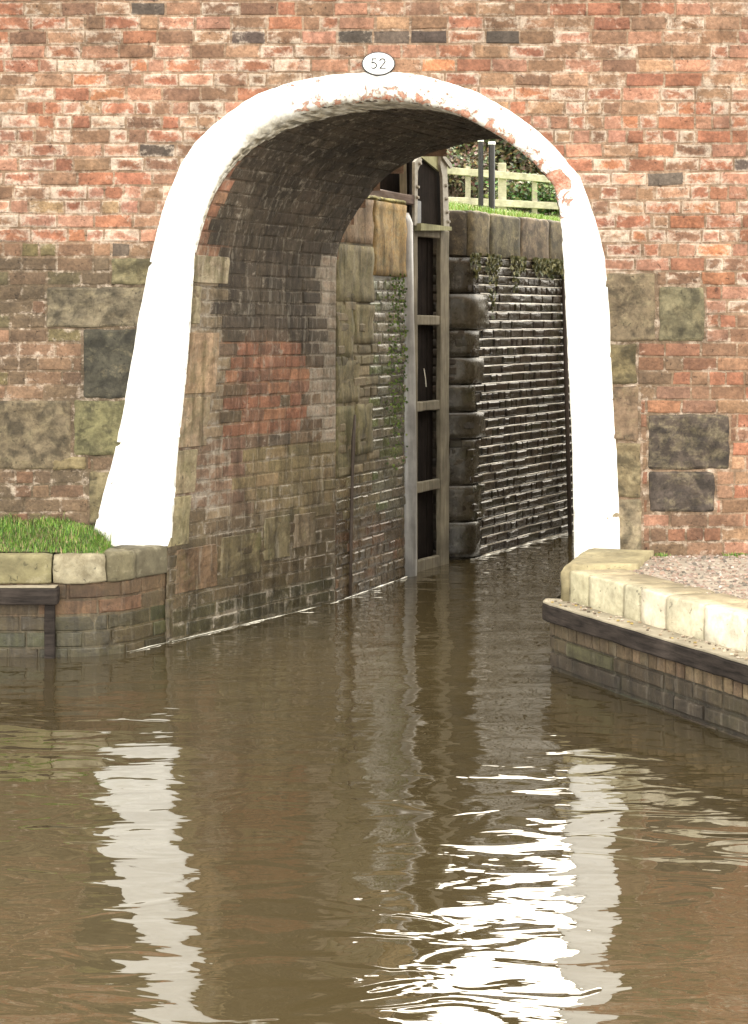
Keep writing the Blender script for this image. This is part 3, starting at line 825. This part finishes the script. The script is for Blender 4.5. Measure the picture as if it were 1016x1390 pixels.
mb = MB(); strip(mb, rm, .745, rm.length-.1, .3695, .378, -.12, .05, rough=.004); mb.build('worn_top', M['fendertop'], rf)
# bits of grit and leaf on the fender
mb = MB()
for _ in range(220):
    u = .8+rnd.random()**1.3*4; p = rm(u, .379, rnd.uniform(-.09, .03)); s = rnd.uniform(.003, .009)
    block(mb, p, (s*2, 0, 0), (0, -s, 0), (0, 0, s), pick([(2, (.55, .5, .4)), (2, (.3, .26, .17)), (1, (.12, .09, .06)), (.5, (.45, .35, .08))]), 0, 0, s*.3, (1, 1, 1), 0)
mb.build('fender_grit', M['pebble'], None, kind='stuff', label='grit and small dead leaves scattered along the black fender', category='debris')
# gravel path
def gravel_z(x, y): return .548+.006*nz(x, y, 0, 8)-.02*sm(-.25, 0, y)
def inside_r(x, y):
    if y > -.8: l = lerp(1.25, 1.02, min(1, -y/.8))+.38
    else: l = LX(y)+.33
    return x > l
mb = MB(); vs = []; fs = []; cols = []; ys = frange(-10, .02, .12); nn = 40
for y in ys:
    l = (lerp(1.25, 1.02, max(0, min(1, -y/.8)))+.36) if y > -.8 else LX(y)+.28
    for i in range(nn+1):
        x = lerp(l, 9, (i/nn)**1.8); vs.append((x, y, gravel_z(x, y))); cols.append((*mixc((.26, .215, .165), (.35, .30, .24), .5+.5*nz(x, y, 0, 4)), 0))
n = nn+1; mb.addc(vs, [(j*n+i, j*n+i+1, (j+1)*n+i+1, (j+1)*n+i) for j in range(len(ys)-1) for i in range(nn)], cols)
mb.build('gravel_path', M['soil'], None, kind='structure')
mb = MB()
for _ in range(9000):
    y = -rnd.random()*4.2; x = rnd.uniform(1.2, 3.6)
    if not inside_r(x, y): continue
    s = rnd.uniform(.004, .013)*(1.5 if rnd.random() < .04 else 1); a = rnd.uniform(0, 3.1); z = gravel_z(x, y)+s*.2
    c = pick([(3, (.30, .26, .22)), (3, (.22, .175, .14)), (1, (.42, .39, .34)), (2, (.13, .11, .09)), (.3, (.55, .53, .49)), (1, (.25, .17, .13))])
    k = 6; ring_ = [(x+s*math.cos(a+i*6.283/k)*rnd.uniform(.8, 1.3), y+s*math.sin(a+i*6.283/k)*rnd.uniform(.6, 1), z) for i in range(k)]
    top = [(x+(p[0]-x)*.55, y+(p[1]-y)*.55, z+s*rnd.uniform(.5, .8)) for p in ring_]
    mb.add(ring_+top, [(i, (i+1) % k, k+(i+1) % k, k+i) for i in range(k)]+[tuple(range(k, 2*k))], c)
mb.build('gravel', M['pebble'], None, kind='stuff', label='loose pinkish grey gravel on the towpath beside the bridge', category='gravel')
mb = MB()
for _ in range(2600):
    x = rnd.uniform(1.5, 3.6); y = -abs(rnd.gauss(0, .07))-.008
    if nz(x, 0, 0, 3.3) < .02: continue
    blades(mb, x, y, gravel_z(x, y), rnd.uniform(.012, .035), .003, grass_col())
mb.build('weeds', M['leaf'], None, kind='stuff', label='thin green weeds along the foot of the brick face on the right', category='weeds')

# ------------------------------------------------------------------ LOCK SIDE WALL between bridge and gate
ZC = 2.88
CL = lambda y: -1.27+.54*y
a0 = P(455, 811, D0+TD)
WP = [(a0.x, TD+.002), (.232, 2.76), (.236, 2.80), (.20, 2.83), (-.12, 2.86)]
wm_ = wallmap(WP)
ww = thing('lock_wall', 'ochre and mossy stone lock wall between the bridge and the gate', 'wall', (0, 2.2, 0))
def ww_col(p, mort=False):
    px, py = proj(p)
    if py > 700: c = pick([(2, (.10, .075, .045)), (1, (.13, .08, .05))]); e = .3
    elif px > 508: c = pick([(2, (.14, .135, .10)), (1, (.10, .12, .05)), (1, (.18, .16, .12))]); e = .4
    else: c = pick([(2, (.15, .125, .075)), (1, (.12, .10, .06)), (1, (.18, .15, .09))]); e = .4
    wet = .8 if (px > 508 and py > 380) or py > 640 else .1
    if mort: c = mixc(c, (.12, .1, .06), .4)
    return c, e, wet
mb = MB(); courses(mb, wm_, BASEZ, 2.27, (2.27-BASEZ)/38, .23, lambda v: [(0, wm_.length)], ww_col, .009, .010, .010, jit=.003); mb.build('brickwork', M['wetbrick'], ww)
mb = MB(); sheet(mb, wm_, frange(0, wm_.length, .1), frange(BASEZ, ZC-.03, .1), lambda p: ww_col(p, True), -.001); mb.build('mortar_bed', M['wetbrick'], ww)
L1 = wm_.cum[1]
def wpx(px):
    best = 0; bd = 1e9
    for i in range(600):
        u = L1*i/600; a = abs(proj(wm_(u, 2, 0))[0]-px)
        if a < bd: bd = a; best = u
    return best
u5 = wpx(506)
def ashlar(mb, u0, u1, z0, z1, col, eff, pr, wet=0, mp=wm_):
    b_ = .008; U = [u0]+frange(u0+b_, u1-b_, .05)+[u1]; V = [z0]+frange(z0+b_, z1-b_, .05)+[z1]; vs = []; fs = []; n = len(U)
    for j, v in enumerate(V):
        for i, u in enumerate(U):
            ed = i in (0, n-1) or j in (0, len(V)-1)
            vs.append(mp(u, v, (-.008 if ed else pr+.016*nz(u, v, 1, 6)+.010*nz(u, v, 4, 16))))
    for j in range(len(V)-1):
        for i in range(n-1): fs.append((j*n+i, j*n+i+1, (j+1)*n+i+1, (j+1)*n+i))
    mb.add(vs, fs, col, eff, wet)
mb = MB()
ashlar(mb, 0, u5-.004, 2.525, ZC-.02, (.22, .16, .105), .4, .012)
ashlar(mb, 0, u5-.004, 2.10, 2.515, (.17, .15, .085), .4, .015)
ashlar(mb, 0, u5*.45, 1.70, 2.09, (.15, .13, .07), .4, .010); ashlar(mb, u5*.46, u5-.004, 1.80, 2.09, (.17, .145, .08), .5, .014)
ashlar(mb, 0, u5*.6, 1.38, 1.69, (.14, .12, .065), .4, .012); ashlar(mb, u5*.5, u5-.01, 1.0, 1.37, (.15, .135, .07), .4, .010)
ashlar(mb, 0, u5*.48, .86, 1.37, (.14, .125, .065), .4, .012)
ashlar(mb, u5+.002, wm_.length, 2.30, ZC-.02, (.33, .22, .085), .8, .016)
mb.build('ashlar', M['wallstone'], ww, True)
mb = MB(); coping(mb, wm_, 0, wm_.length, ZC-.022, ZC+.01, .5, (.34, .33, .13), .4, over=.012, r=.012); mb.build('coping_stone', M['stone'], ww, True)
# wet green weed hanging on the wall under the ochre stone
mb = MB()
for _ in range(560):
    px_ = rnd.gauss(537, 8); py_ = rnd.uniform(372, 640)+0; 
    if not 508 < px_ < 552: continue
    if rnd.random() > 1.1-(py_-372)/300: continue
    u = wpx(px_); z = wm_(u, 0, 0); d = z.y+D0; zc = EYE-(py_-435)*d/F
    p = wm_(u, zc, .012+rnd.random()*.02); s = rnd.uniform(.004, .013)
    a = rnd.uniform(-1, 1); q = Vector((math.cos(a)*s, -.4*s, math.sin(a)*s)); r_ = Vector((-math.sin(a)*s*.7, -.3*s, math.cos(a)*s))
    mb.add([p-q, p+r_*.8, p+q, p-r_*1.2], [(0, 1, 2, 3)], pick([(2, (.10, .16, .03)), (1, (.18, .24, .05)), (1, (.05, .09, .02))]))
mb.build('wall_weed', M['leaf'], None, kind='stuff', label='wet green weed clinging to the lock wall beside the gate', category='weed')

# ------------------------------------------------------------------ LOCK CHAMBER WALL beyond the gate
Q0 = Vector((.805, 3.78)); dirc = Vector((.547, 1)).normalized(); LEN = 19
Q1 = Q0+dirc*LEN
cm = wallmap([(.30, 3.72), (.60, 3.755), (Q0.x-.02, Q0.y), (Q0.x+.012, Q0.y+.03), (Q1.x, Q1.y)])
uq = cm.cum[2]
cw = thing('lock_wall', 'wet dark brick lock chamber wall with gleaming courses and mossy top stones', 'wall', (Q0.x, Q0.y, 0))
def cw_col(p, mort=False):
    if p.y < 3.80 and p.x < .80: c = pick([(2, (.035, .03, .022)), (1, (.05, .04, .028))]); return c, .15, .15
    c = pick([(3, (.026, .021, .016)), (2, (.036, .029, .022)), (1, (.024, .023, .015))]); e = .08
    if mort: c = (.015, .012, .01)
    return c, e, .95
cch = .0754; ctop = 2.50; nrow = int((ctop-BASEZ)/cch); cb = ctop-nrow*cch
mb = MB(); courses(mb, cm, cb, ctop, cch, .235, lambda v: [(0, 9.0)], cw_col, .012, .011, .008, jit=.0025); mb.build('brickwork', M['wetlock'], cw)
# thin ledge on top of each course, its pale colour painting in sky glints
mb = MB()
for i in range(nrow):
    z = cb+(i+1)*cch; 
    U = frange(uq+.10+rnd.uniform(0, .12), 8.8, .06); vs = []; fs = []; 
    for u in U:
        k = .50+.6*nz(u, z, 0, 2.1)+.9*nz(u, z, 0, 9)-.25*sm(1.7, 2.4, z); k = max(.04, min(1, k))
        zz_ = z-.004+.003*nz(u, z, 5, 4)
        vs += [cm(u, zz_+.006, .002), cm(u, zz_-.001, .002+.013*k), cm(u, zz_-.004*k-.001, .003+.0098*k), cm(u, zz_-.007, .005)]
    for k in range(len(U)-1):
        for j in range(3): fs.append((k*4+j, k*4+j+1, k*4+5+j, k*4+4+j))
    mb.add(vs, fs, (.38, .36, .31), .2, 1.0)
mb.build('painted_course_glint', M['wetlock'], cw, True)
mb = MB(); sheet(mb, cm, frange(0, cm.length, .2), frange(BASEZ, ctop+.1, .1), lambda p: cw_col(p, True), -.001); mb.build('mortar_bed', M['wetlock'], cw)
# quoins at the corner, irregular, proud
mb = MB(); z = cb; k = 0
while z < ctop-.1:
    h = rnd.choice((.151, .226, .30, .38)); h = min(h, ctop-z); l = (.27 if k % 2 else .11)*rnd.uniform(.6, 1.4)
    ashlar(mb, uq-.20-rnd.uniform(0, .1), uq+l, z+.002, z+h-.004, (lambda k_: tuple(q*k_ for q in (.085, .075, .052)))(rnd.uniform(.4, .7)), .3, .008+rnd.uniform(0, .022), .75, cm); z += h; k += 1
mb.build('quoin', M['wetlock'], cw, True, label='rough dark quoin stones stacked at the corner beside the gate')
# top stones with moss
u = 0; first = True
tops = [uq-.02, uq+.35, uq+.98, uq+1.62, uq+2.2]
while tops[-1] < cm.length: tops.append(tops[-1]+rnd.uniform(.55, .8))
tops = [0]+tops
for i in range(min(len(tops)-1, 30)):
    mb = MB(); c = [(.06, .048, .03), (.12, .10, .055), (.10, .09, .05), (.16, .125, .085), (.13, .11, .065)][i % 5]
    coping(mb, cm, tops[i], min(tops[i+1], cm.length)-.004, 2.505, ZC+rnd.uniform(-.006, .005), .45, c, .5, over=.02, r=.03, rough=.006, wet=.1)
    mb.build('top_stone', M['stone'], cw, True)
# moss tongues below the top stones
mb = MB()
for _ in range(2600):
    u = uq+rnd.random()*3.4; k = nz(u, 0, 0, 4.0)
    if k < -.05: continue
    z = 2.53-rnd.random()**1.6*(.12+.55*max(0, k)*(1.6 if u < uq+.9 else .8)); p = cm(u, z, .02+rnd.random()*.015); s = rnd.uniform(.008, .022)
    q = Vector((rnd.uniform(-1, 1), rnd.uniform(-1, 0), rnd.uniform(-.6, .6)))*s; r_ = Vector((rnd.uniform(-.3, .3), -.3, -1.4))*s
    mb.add([p-q, p+q, p+q*.5+r_, p-q*.5+r_], [(0, 1, 2, 3)], pick([(2, (.09, .09, .03)), (1, (.15, .14, .05)), (1, (.05, .06, .02))]))
mb.build('moss', M['leaf'], None, kind='stuff', label='dark green moss hanging below the top stones of the chamber wall', category='moss')
# recess wall behind the gate
rcm = wallmap([(-.12, 2.86), (.32, 3.72)])
mb = MB(); sheet(mb, rcm, frange(0, rcm.length, .1), frange(BASEZ, ZC, .15), lambda p: ((.05, .042, .03), .2, .3), 0); courses(mb, rcm, BASEZ, 2.8, .0754, .23, lambda v: [(0, rcm.length)], lambda p: ((.05, .042, .03), .2, .3))
mb.build('recess_face', M['wetbrick'], cw)

# opposite chamber wall (hidden from the towpath side)
y2 = 21
om = wallmap([(1.43+.54*y2, y2), (P(895, 811, D0+TD).x, TD+.002)])
ow = thing('lock_wall', 'far side brick wall of the lock chamber behind the right abutment', 'wall', (4, 6, 0))
mb = MB(); sheet(mb, om, frange(0, om.length, .3), frange(BASEZ, ZC, .15), lambda p: ((.13, .10, .07), .3, .6), 0)
courses(mb, om, .1, 2.85, .0764, .235, lambda v: [(om.length-7, om.length)], lambda p: (pick([(3, (.13, .1, .07)), (2, (.17, .12, .08))]), .3, .6)); mb.build('brickwork', M['wetbrick'], ow)
mb = MB(); coping(mb, om, 0, om.length, ZC-.2, ZC, .5, (.25, .22, .13), .5); mb.build('coping_stone', M['stone'], ow, True)
em = wallmap([(Q1.x, Q1.y), (om(0, 0, 0).x, om(0, 0, 0).y)])
mb = MB(); sheet(mb, em, frange(0, em.length, .2), frange(BASEZ, ZC, .15), lambda p: ((.12, .1, .07), .3, .6), 0); mb.build('end_face', M['wetbrick'], ow)

# pale tubes along the wall foot, their colour painting the highlight at the water
mb = MB()
def wline(mp, u0, u1, r=.006, h=.012, side=1):
    U = frange(u0, u1, .05); tube(mb, [mp(u, .004, h+.003*nz(u, 0, 0, 7)) for u in U], [r*max(.12, .55+1.5*nz(u, 5, 0, 6)) for u in U], (.5, .5, .5), 5)
wt = lambda u, v, h: tunmap(u, v-BASEZ, h)
wline(wt, .02, TD, .005, .02); wline(wm_, 0, L1, .006, .02); wline(cm, uq, 9, .007, .025); wline(lm, lm.length-.42, lm.length-.02, .004, .015)
mb.build('painted_waterline_glint', M['glint_rope'], None, kind='stuff', label='thin pale line painting the highlight where the lock walls meet the water', category='waterline')

# ------------------------------------------------------------------ LOCK GATE
G0 = Vector((.262, 2.93)); G1 = Vector((.602, 3.56)); gd = (G1-G0).normalized(); gn = Vector((gd.y, -gd.x)); GL = (G1-G0).length
gate = thing('lock_gate', 'open wooden lock gate with dark panels between grey rails folded into the wall', 'gate', (G0.x, G0.y, 0))
def G(s, z, h=0): q = G0+gd*s+gn*h; return Vector((q.x, q.y, z))
def gz(py, s): d = G0.y+gd.y*s+D0; return EYE-(py-435)*d/F
def gbox(mb, s0, s1, z0, z1, h0, h1, col=(.3, .3, .3), bev=.008, rough=.0025, seg=(2, 1, 10)):
    block(mb, G(s0, z0, h0), G(s1, z0, h0)-G(s0, z0, h0), G(s0, z0, h1)-G(s0, z0, h0), (0, 0, z1-z0), col, 0, .2, bev, seg, rough)
ztl = gz(305, .1); 
mb = MB(); gbox(mb, .05, .115, -.6, ztl, -.035, .030, seg=(1, 1, 24)); mb.build('stile', M['gatewood'], gate)
mb = MB(); gbox(mb, .535, GL-.02, -.6, ztl-.02, -.02, .022, seg=(1, 1, 24)); mb.build('stile', M['gatewood'], gate)
for (a, b) in ((310, 322), (428, 441), (544, 557), (652, 666), (757, 775)):
    mb = MB(); gbox(mb, .117, .533, gz(b, .35), gz(a, .35), -.03, .018, seg=(5, 1, 1)); mb.build('rail', M['gatewood'], gate)
mb = MB()
for i in range(4): gbox(mb, .13+.108*i, .13+.108*i+.105, -.6, ztl-.03, -.09, -.06+.004*(i % 2), seg=(1, 1, 8))
mb.build('boarding', M['gatewood_d'], gate)
# heel post
mb = MB(); hp = P(550, 435, 13.66)
tube(mb, [(hp.x+.012, hp.y, -.6), (hp.x+.008, hp.y, .8), (hp.x, hp.y, 1.6), (hp.x-.008, hp.y, 2.0), (hp.x-.014, hp.y, 2.72), (hp.x-.018, hp.y, 2.80)], [.085, .085, .082, .08, .078, .05], (.3, .3, .3), 14)
mb.build('heel_post', M['greypost'], gate, True)
# upper dark plate with sloping head
def gpoly(mb, pts, h0, h1, col=(.3, .3, .3)):
    vs = [G(s, z, h0) for s, z in pts]+[G(s, z, h1) for s, z in pts]; n = len(pts)
    mb.add(vs, [tuple(range(n-1, -1, -1)), tuple(range(n, 2*n))]+[(i, (i+1) % n, n+(i+1) % n, n+i) for i in range(n)], col)
def gs(px):
    best = 0; bd = 9e9
    for i in range(300):
        s = -.4+1.4*i/300; a = abs(proj(G(s, 2.5))[0]-px)
        if a < bd: bd = a; best = s
    return best
def gp(px, py): s = gs(px); return (s, gz(py, s))
mb = MB(); gpoly(mb, [gp(555, 306), gp(603, 309), gp(601, 236), gp(592, 226), gp(570, 206), gp(557, 212)], -.05, .0); mb.build('paddle_panel', M['gatewood_d'], gate)
mb = MB(); gpoly(mb, [gp(569, 214), gp(592.5, 233), gp(593, 208), gp(588, 204), gp(575, 203)], .012, .03); mb.build('head_board', M['lichen'], gate)
mb = MB(); gpoly(mb, [gp(594.5, 309), gp(602.5, 309), gp(599, 226), gp(591, 208), gp(590, 224), gp(592.5, 240)], .031, .055); mb.build('iron_strap', M['greyiron'], gate)
mb = MB(); gpoly(mb, [gp(554.5, 306), gp(558.5, 306), gp(559, 232), gp(565, 217), gp(562, 212), gp(555, 220)], .031, .055); mb.build('iron_strap', M['greyiron'], gate)
mb = MB(); gpoly(mb, [gp(587, 204), gp(602, 222), gp(604, 227), gp(601, 229), gp(591, 215)], .057, .075); mb.build('iron_strap', M['greyiron'], gate)
mb = MB(); gpoly(mb, [gp(558, 303), gp(600, 308), gp(600, 313), gp(558, 313)], .030, .09); mb.build('sill_board', M['lichen'], gate)
mb = MB()
for (px, py) in ((597, 252), (597.5, 270), (598.5, 288), (600, 301), (601, 225), (561, 222), (558, 254), (557.5, 268)):
    mb = MB(); s, z = gp(px, py); p = G(s, z, .056); tube(mb, [p, p+Vector((gn.x, gn.y, 0))*.018], [.016, .011], (.2, .2, .2), 6); mb.build('bolt', M['greyiron'], gate)

# small inner plate outline and beam and box behind
mb = MB(); gpoly(mb, [gp(560, 303), gp(570, 303), gp(570, 273), gp(560, 271)], .003, .012); mb.build('paddle_rod_guide', M['blackpaint'], gate)
bb = [P(420, 246, 12.95), P(510, 264, 13.3), P(557, 271, 13.72)]
mb = MB(); b0 = P(557, 272, 13.78); b1 = P(509, 264, 13.35); dv = (b1-b0); b2 = b0+dv*5; bar(mb, b0, b2, .12, .075, bev=.01, rough=.003); mb.build('balance_beam', M['brownwood'], gate)
mb = MB(); p0 = P(500, 262, 13.62); p1 = P(545, 266, 13.95); q0 = P(500, 205, 13.62); q1 = P(545, 215, 13.95)
ov = Vector((.02, .05, 0)); mb.add([p0, p1, q1, q0, p0+ov, p1+ov, q1+ov, q0+ov], [(0, 1, 2, 3), (7, 6, 5, 4), (0, 4, 5, 1), (1, 5, 6, 2), (2, 6, 7, 3), (3, 7, 4, 0)]); mb.build('walkway_board', M['gatewood_d'], gate)
mb = MB(); bar(mb, P(548, 268, 13.75), P(547, 212, 13.75), .055, .05, up=(0, 1, 0)); mb.build('rail_post', M['gatewood'], gate)
mb = MB(); p = P(562, 528, 13.9); tube(mb, [G(.12, gz(500, .1), .08), G(.13, gz(514, .1), .09), G(.15, gz(525, .1), .085)], [.004]*3, (.5, .5, .5), 5); mb.build('rope_end', M['glint_rope'], gate)

# rods on the walls
mb = MB(); tube(mb, [P(482, 563, 12.6), P(480, 600, 12.6), P(478.5, 650, 12.6), P(476.5, 740, 12.6), P(475, 825, 12.6)], [.008, .016, .012, .014, .015], (.1, .1, .1), 8)
mb.build('iron_rod', M['iron'], None, True, **tags('thin dark rusty rod standing against the left tunnel wall, in the water', 'rod'))
mb = MB(); d = 16.26; tube(mb, [P(763.5, 332, d), P(765, 350, d), P(770, 560, d), P(775, 745, d)], [.016, .019, .02, .02], (.1, .1, .1), 8)
mb.build('iron_rod', M['iron'], None, True, **tags('long dark vertical iron rod on the gleaming chamber wall, beside the white arch', 'rod'))
# blobs of render on the inside edge of the ring
# ------------------------------------------------------------------ GROUND BEHIND, FENCE, POSTS, TREES
nrm = Vector((-dirc.y, dirc.x))                # to the left of the canal
def terr(s, q):                                 # s along the canal, q away from the left coping
    base = Q0+dirc*s+nrm*q
    z = ZC-.02 + .15*min(q, 7)
    if q > 7.0: z += (q-7.0)*.33
    z += .05*nz(base.x, base.y, 0, .8)*sm(0, 2, q)
    return Vector((base.x, base.y, min(z, 8.5)))
def terr_z(x, y):
    d = Vector((x, y))-Q0; return terr(d.dot(dirc), d.dot(nrm)).z
mb = MB(); S = frange(-14, 60, .8); Qs = frange(-.0, 2, .25)+frange(2.5, 40, .8); vs = []; cols = []
for s in S:
    for q in Qs:
        p = terr(s, q)
        if s < -1 and p.y < TD+.06: p.y = TD+.06
        if s < .1 and q < .4:
            p = Vector((p.x, p.y, ZC-.03)); c_ = Q0+dirc*s; p.x -= .35 
        vs.append(p); k = sm(5.4, 6.8, q+.8*nz(p.x, p.y))
        cols.append((*mixc(mixc((.14, .24, .03), (.20, .28, .05), .5+.5*nz(p.x, p.y, 0, 2)), mixc((.07, .055, .03), (.12, .09, .05), .5+.5*nz(p.x, p.y, 0, 1.5)), k), 0))
n = len(Qs); mb.addc(vs, [(j*n+i, j*n+i+1, (j+1)*n+i+1, (j+1)*n+i) for j in range(len(S)-1) for i in range(n-1)], cols)
mb.build('lockside_bank', M['soil'], None, True, kind='structure')
mb = MB(); p = [(om(u, ZC-.01, -.45).x, om(u, 0, -.45).y, ZC-.01) for u in (0, om.length)]
mb.add([p[0], p[1], (40, TD+.02, ZC-.01), (60, 40, ZC-.01)], [(0, 1, 2, 3)], (.12, .18, .04)); 
mb.add([(Q1.x, Q1.y, ZC-.01), p[0], (60, 40, ZC-.01), (40, 70, ZC-.01)], [(0, 1, 2, 3)], (.12, .18, .04)); mb.build('lockside_ground', M['soil'], None, kind='structure')
mb = MB(); mb.add([(-400, -400, -.9), (400, -400, -.9), (400, 400, -.9), (-400, 400, -.9)], [(0, 1, 2, 3)], (.10, .12, .05)); mb.build('ground', M['soil'], None, kind='structure')
# grass blades on the lock side
mb = MB()
for _ in range(9000):
    s = rnd.uniform(-.5, 7); q = .35+rnd.random()**1.5*3; p = terr(s, q)
    blades(mb, p.x, p.y, p.z, rnd.uniform(.03, .08), .004, pick([(2, (.16, .27, .04)), (1, (.24, .32, .07))]))
mb.build('lockside_grass', M['leaf'], None, kind='stuff', label='bright grass strip behind the top stones of the chamber wall', category='grass')

fence = thing('wooden_fence', 'pale wooden post and rail fence on the bank beyond the lock', 'fence', (2.3, 17.5, 3.7))
fd = lambda px: 28+(px-604)*.0125
for (px, yt, yb, wpx_) in ((590-46, 219, 296, 7), (590, 224, 292, 7), (635.5, 226, 292, 7), (682, 221, 296, 11), (726, 236, 300, 7), (768, 240, 300, 7), (812, 244, 302, 11), (856, 248, 306, 7), (900, 252, 308, 7)):
    d = fd(px); mb = MB(); a = P(px, yb, d-.06); a.z -= .5; t = P(px, yt, d-.06); w_ = wpx_*d/F
    block(mb, (a.x-w_/2, a.y+.05, a.z), (w_, 0, 0), (0, -.1, 0), (0, 0, t.z-a.z), (.5, .5, .4), 0, 0, .01, (1, 1, 4), .003)
    mb.build('post', M['fencewood'], fence)
for (y0, y1) in ((231, 240.6), (271.5, 277.5)):
    mb = MB(); f = lambda px: y0+(y1-y0)*(px-604)/115
    a = P(530, f(530), fd(530)); b = P(930, f(930), fd(930)); bar(mb, a, b, .05, .115, bev=.008, rough=.003); mb.build('rail', M['fencewood'], fence)

for px, wd, lab, tp in ((653, .028, 'slim black post with a white cap, left one of the pair before the fence', 190), (668, .034, 'thicker black post with a white cap, right one of the pair before the fence', 194)):
    d = 18; a = P(px, 291, d); t = P(px, tp+2, d)
    o = thing('black_post', lab, 'post', (a.x, a.y, a.z-.1), 'pair of black posts beside the lock')
    mb = MB(); tube(mb, [(a.x, a.y, a.z-.3), (a.x, a.y, t.z)], [wd, wd], (.1, .1, .1), 10); mb.build('shaft', M['blackpaint'], o)
    mb = MB(); tube(mb, [(t.x, t.y, t.z), (t.x, t.y, t.z+.03)], [wd*1.15, wd*1.1], (.1, .1, .1), 10); mb.build('cap', M['whitepaint'], o)

def tree(x, y, h, spread, dens, label, cat='tree', name='bare_tree', leafcols=None, leafs=.07, ivy=True, group=None):
    r = random.Random(int(x*91+y*17)); z0 = terr_z(x, y)-.2
    t = thing(name, label, cat, (x, y, z0), group)
    mb = MB(); tips = []
    def limb(p, d, l, rad, lev):
        pts = [p]; rs = [rad]
        for k in range(4):
            d = (d+Vector((r.uniform(-.22, .22), r.uniform(-.22, .22), r.uniform(-.02, .16)))).normalized(); p = p+d*l/4; pts.append(p); rs.append(max(.004, rad*(1-.17*(k+1))))
        tube(mb, pts, rs, tuple(q*r.uniform(.8, 1.2) for q in BARK), 5)
        for k in (1, 2, 3, 4):
            tips.append((pts[k], rs[k], lev))
            if lev < 3:
                for _ in range(2 if lev < 2 else 2):
                    a = r.uniform(0, 6.28); nd = (d*.55+Vector((math.cos(a), math.sin(a), r.uniform(.1, .7)))*.8).normalized()
                    limb(pts[k], nd, l*r.uniform(.42, .62)*spread, rs[k]*.55, lev+1)
    BARK = r.choice([(.17, .15, .10), (.24, .22, .16), (.12, .10, .07)])
    limb(Vector((x, y, z0)), Vector((r.uniform(-.1, .1), 0, 1)), h*.62, .05+h*.010, 0)
    mb.build('trunk', M['bark'], t)
    mb = MB()
    for (p, rad, lev) in tips:
        n_ = int(dens*(1 if lev > 1 else .6))
        for _ in range(n_):
            q = p+Vector((r.gauss(0, .22), r.gauss(0, .22), r.gauss(0, .2))); s = leafs*r.uniform(.4, 1.1)
            a = Vector((r.uniform(-1, 1), r.uniform(-1, 1), r.uniform(-.6, .6))).normalized()*s; b = a.cross(Vector((r.uniform(-1, 1), r.uniform(-1, 1), r.uniform(-1, 1))).normalized())
            mb.add([q-a, q+b*.7, q+a, q-b*.7], [(0, 1, 2, 3)], tuple(c*r.uniform(.6, 1.3) for c in r.choice(leafcols)))
    mb.build('crown', M['leaf'], t)
LC1 = [(.11, .11, .05), (.16, .13, .08), (.08, .09, .04), (.20, .155, .095)]
LC2 = [(.14, .20, .07), (.09, .14, .05), (.24, .28, .14)]
labs = ['bare twiggy tree on the bank, seen left of the twin black posts', 'dense brown tree on the bank behind the twin black posts', 'pale trunked tree on the bank right of the twin black posts', 'twiggy tree on the bank close to the flaking side of the arch',
        'outer tree on the bank hidden far right behind the bridge', 'tree on the bank hidden behind the bridge, far left', 'tree on the bank just left of the gate head', 'rear tree on the slope between the black posts and the gate', 'rear tree on the slope behind the thick fence post']
k = 0
for (px, d, h) in ((618, 33, 3.6), (652, 35, 4.2), (690, 34, 3.6), (735, 35, 3.8), (800, 36, 4.2), (500, 32, 3.6), (572, 34, 4.0), (632, 38, 4.0), (712, 38, 4.2)):
    p = P(px, 300, d); tree(p.x, p.y, h*.86, .85, 9, labs[k], leafcols=LC1, group='trees on the bank beyond the fence'); k += 1
def shrub(x, y, h, wd, n, label, cols):
    r = random.Random(int(x*77+y)); z0 = terr_z(x, y)
    t = thing('shrub', label, 'shrub', (x, y, z0), 'shrubs behind the fence'); mb = MB(); st = MB()
    for _ in range(9):
        a = r.uniform(0, 6.28); q = Vector((x+math.cos(a)*wd*.5, y+math.sin(a)*wd*.4, z0+h*r.uniform(.5, .95))); m_ = (Vector((x, y, z0))+q)/2+Vector((0, 0, h*.12))
        tube(st, [(x, y, z0-.1), m_, q], [.018, .012, .005], (.12, .09, .06), 5)
        for _ in range(n//9):
            c = q.lerp(m_, r.random())+Vector((r.gauss(0, wd*.16), r.gauss(0, wd*.16), r.gauss(0, h*.13))); s = r.uniform(.025, .06)
            a_ = Vector((r.uniform(-1, 1), r.uniform(-1, 1), r.uniform(-.5, .5))).normalized()*s; b = a_.cross(Vector((r.uniform(-1, 1), r.uniform(-1, 1), r.uniform(-1, 1))).normalized())
            mb.add([c-a_, c+b*.7, c+a_, c-b*.7], [(0, 1, 2, 3)], tuple(v*r.uniform(.6, 1.35) for v in r.choice(cols)))
    st.build('stem', M['bark'], t); mb.build('foliage', M['leaf'], t)
for (px, d, h, wd, lab, cols) in ((612, 30.5, 1.0, 1.3, 'brown bramble behind the fence beside the gate', LC1), (648, 31, .9, 1.2, 'dark bramble behind the fence and the twin black posts', LC1), (706, 29.9, .62, .8, 'bright leafy shrub behind the fence, right of the thick post', LC2),
                             (748, 30.3, .55, .8, 'low green shrub behind the fence close to the arch ring', LC2), (800, 31, .9, 1.2, 'green shrub behind the fence hidden by the right abutment', LC2), (560, 30.5, 1.0, 1.3, 'brown bramble hidden behind the gate head', LC1)):
    p = P(px, 300, d); shrub(p.x, p.y, h, wd, 1500, lab, cols)

# ------------------------------------------------------------------ WATER
mb = MB(); mb.add([(-40, -40, 0), (40, -40, 0), (40, 24, 0), (-40, 24, 0)], [(0, 1, 2, 3)], (.1, .1, .1)); mb.build('canal_water', M['water'], None, kind='structure')
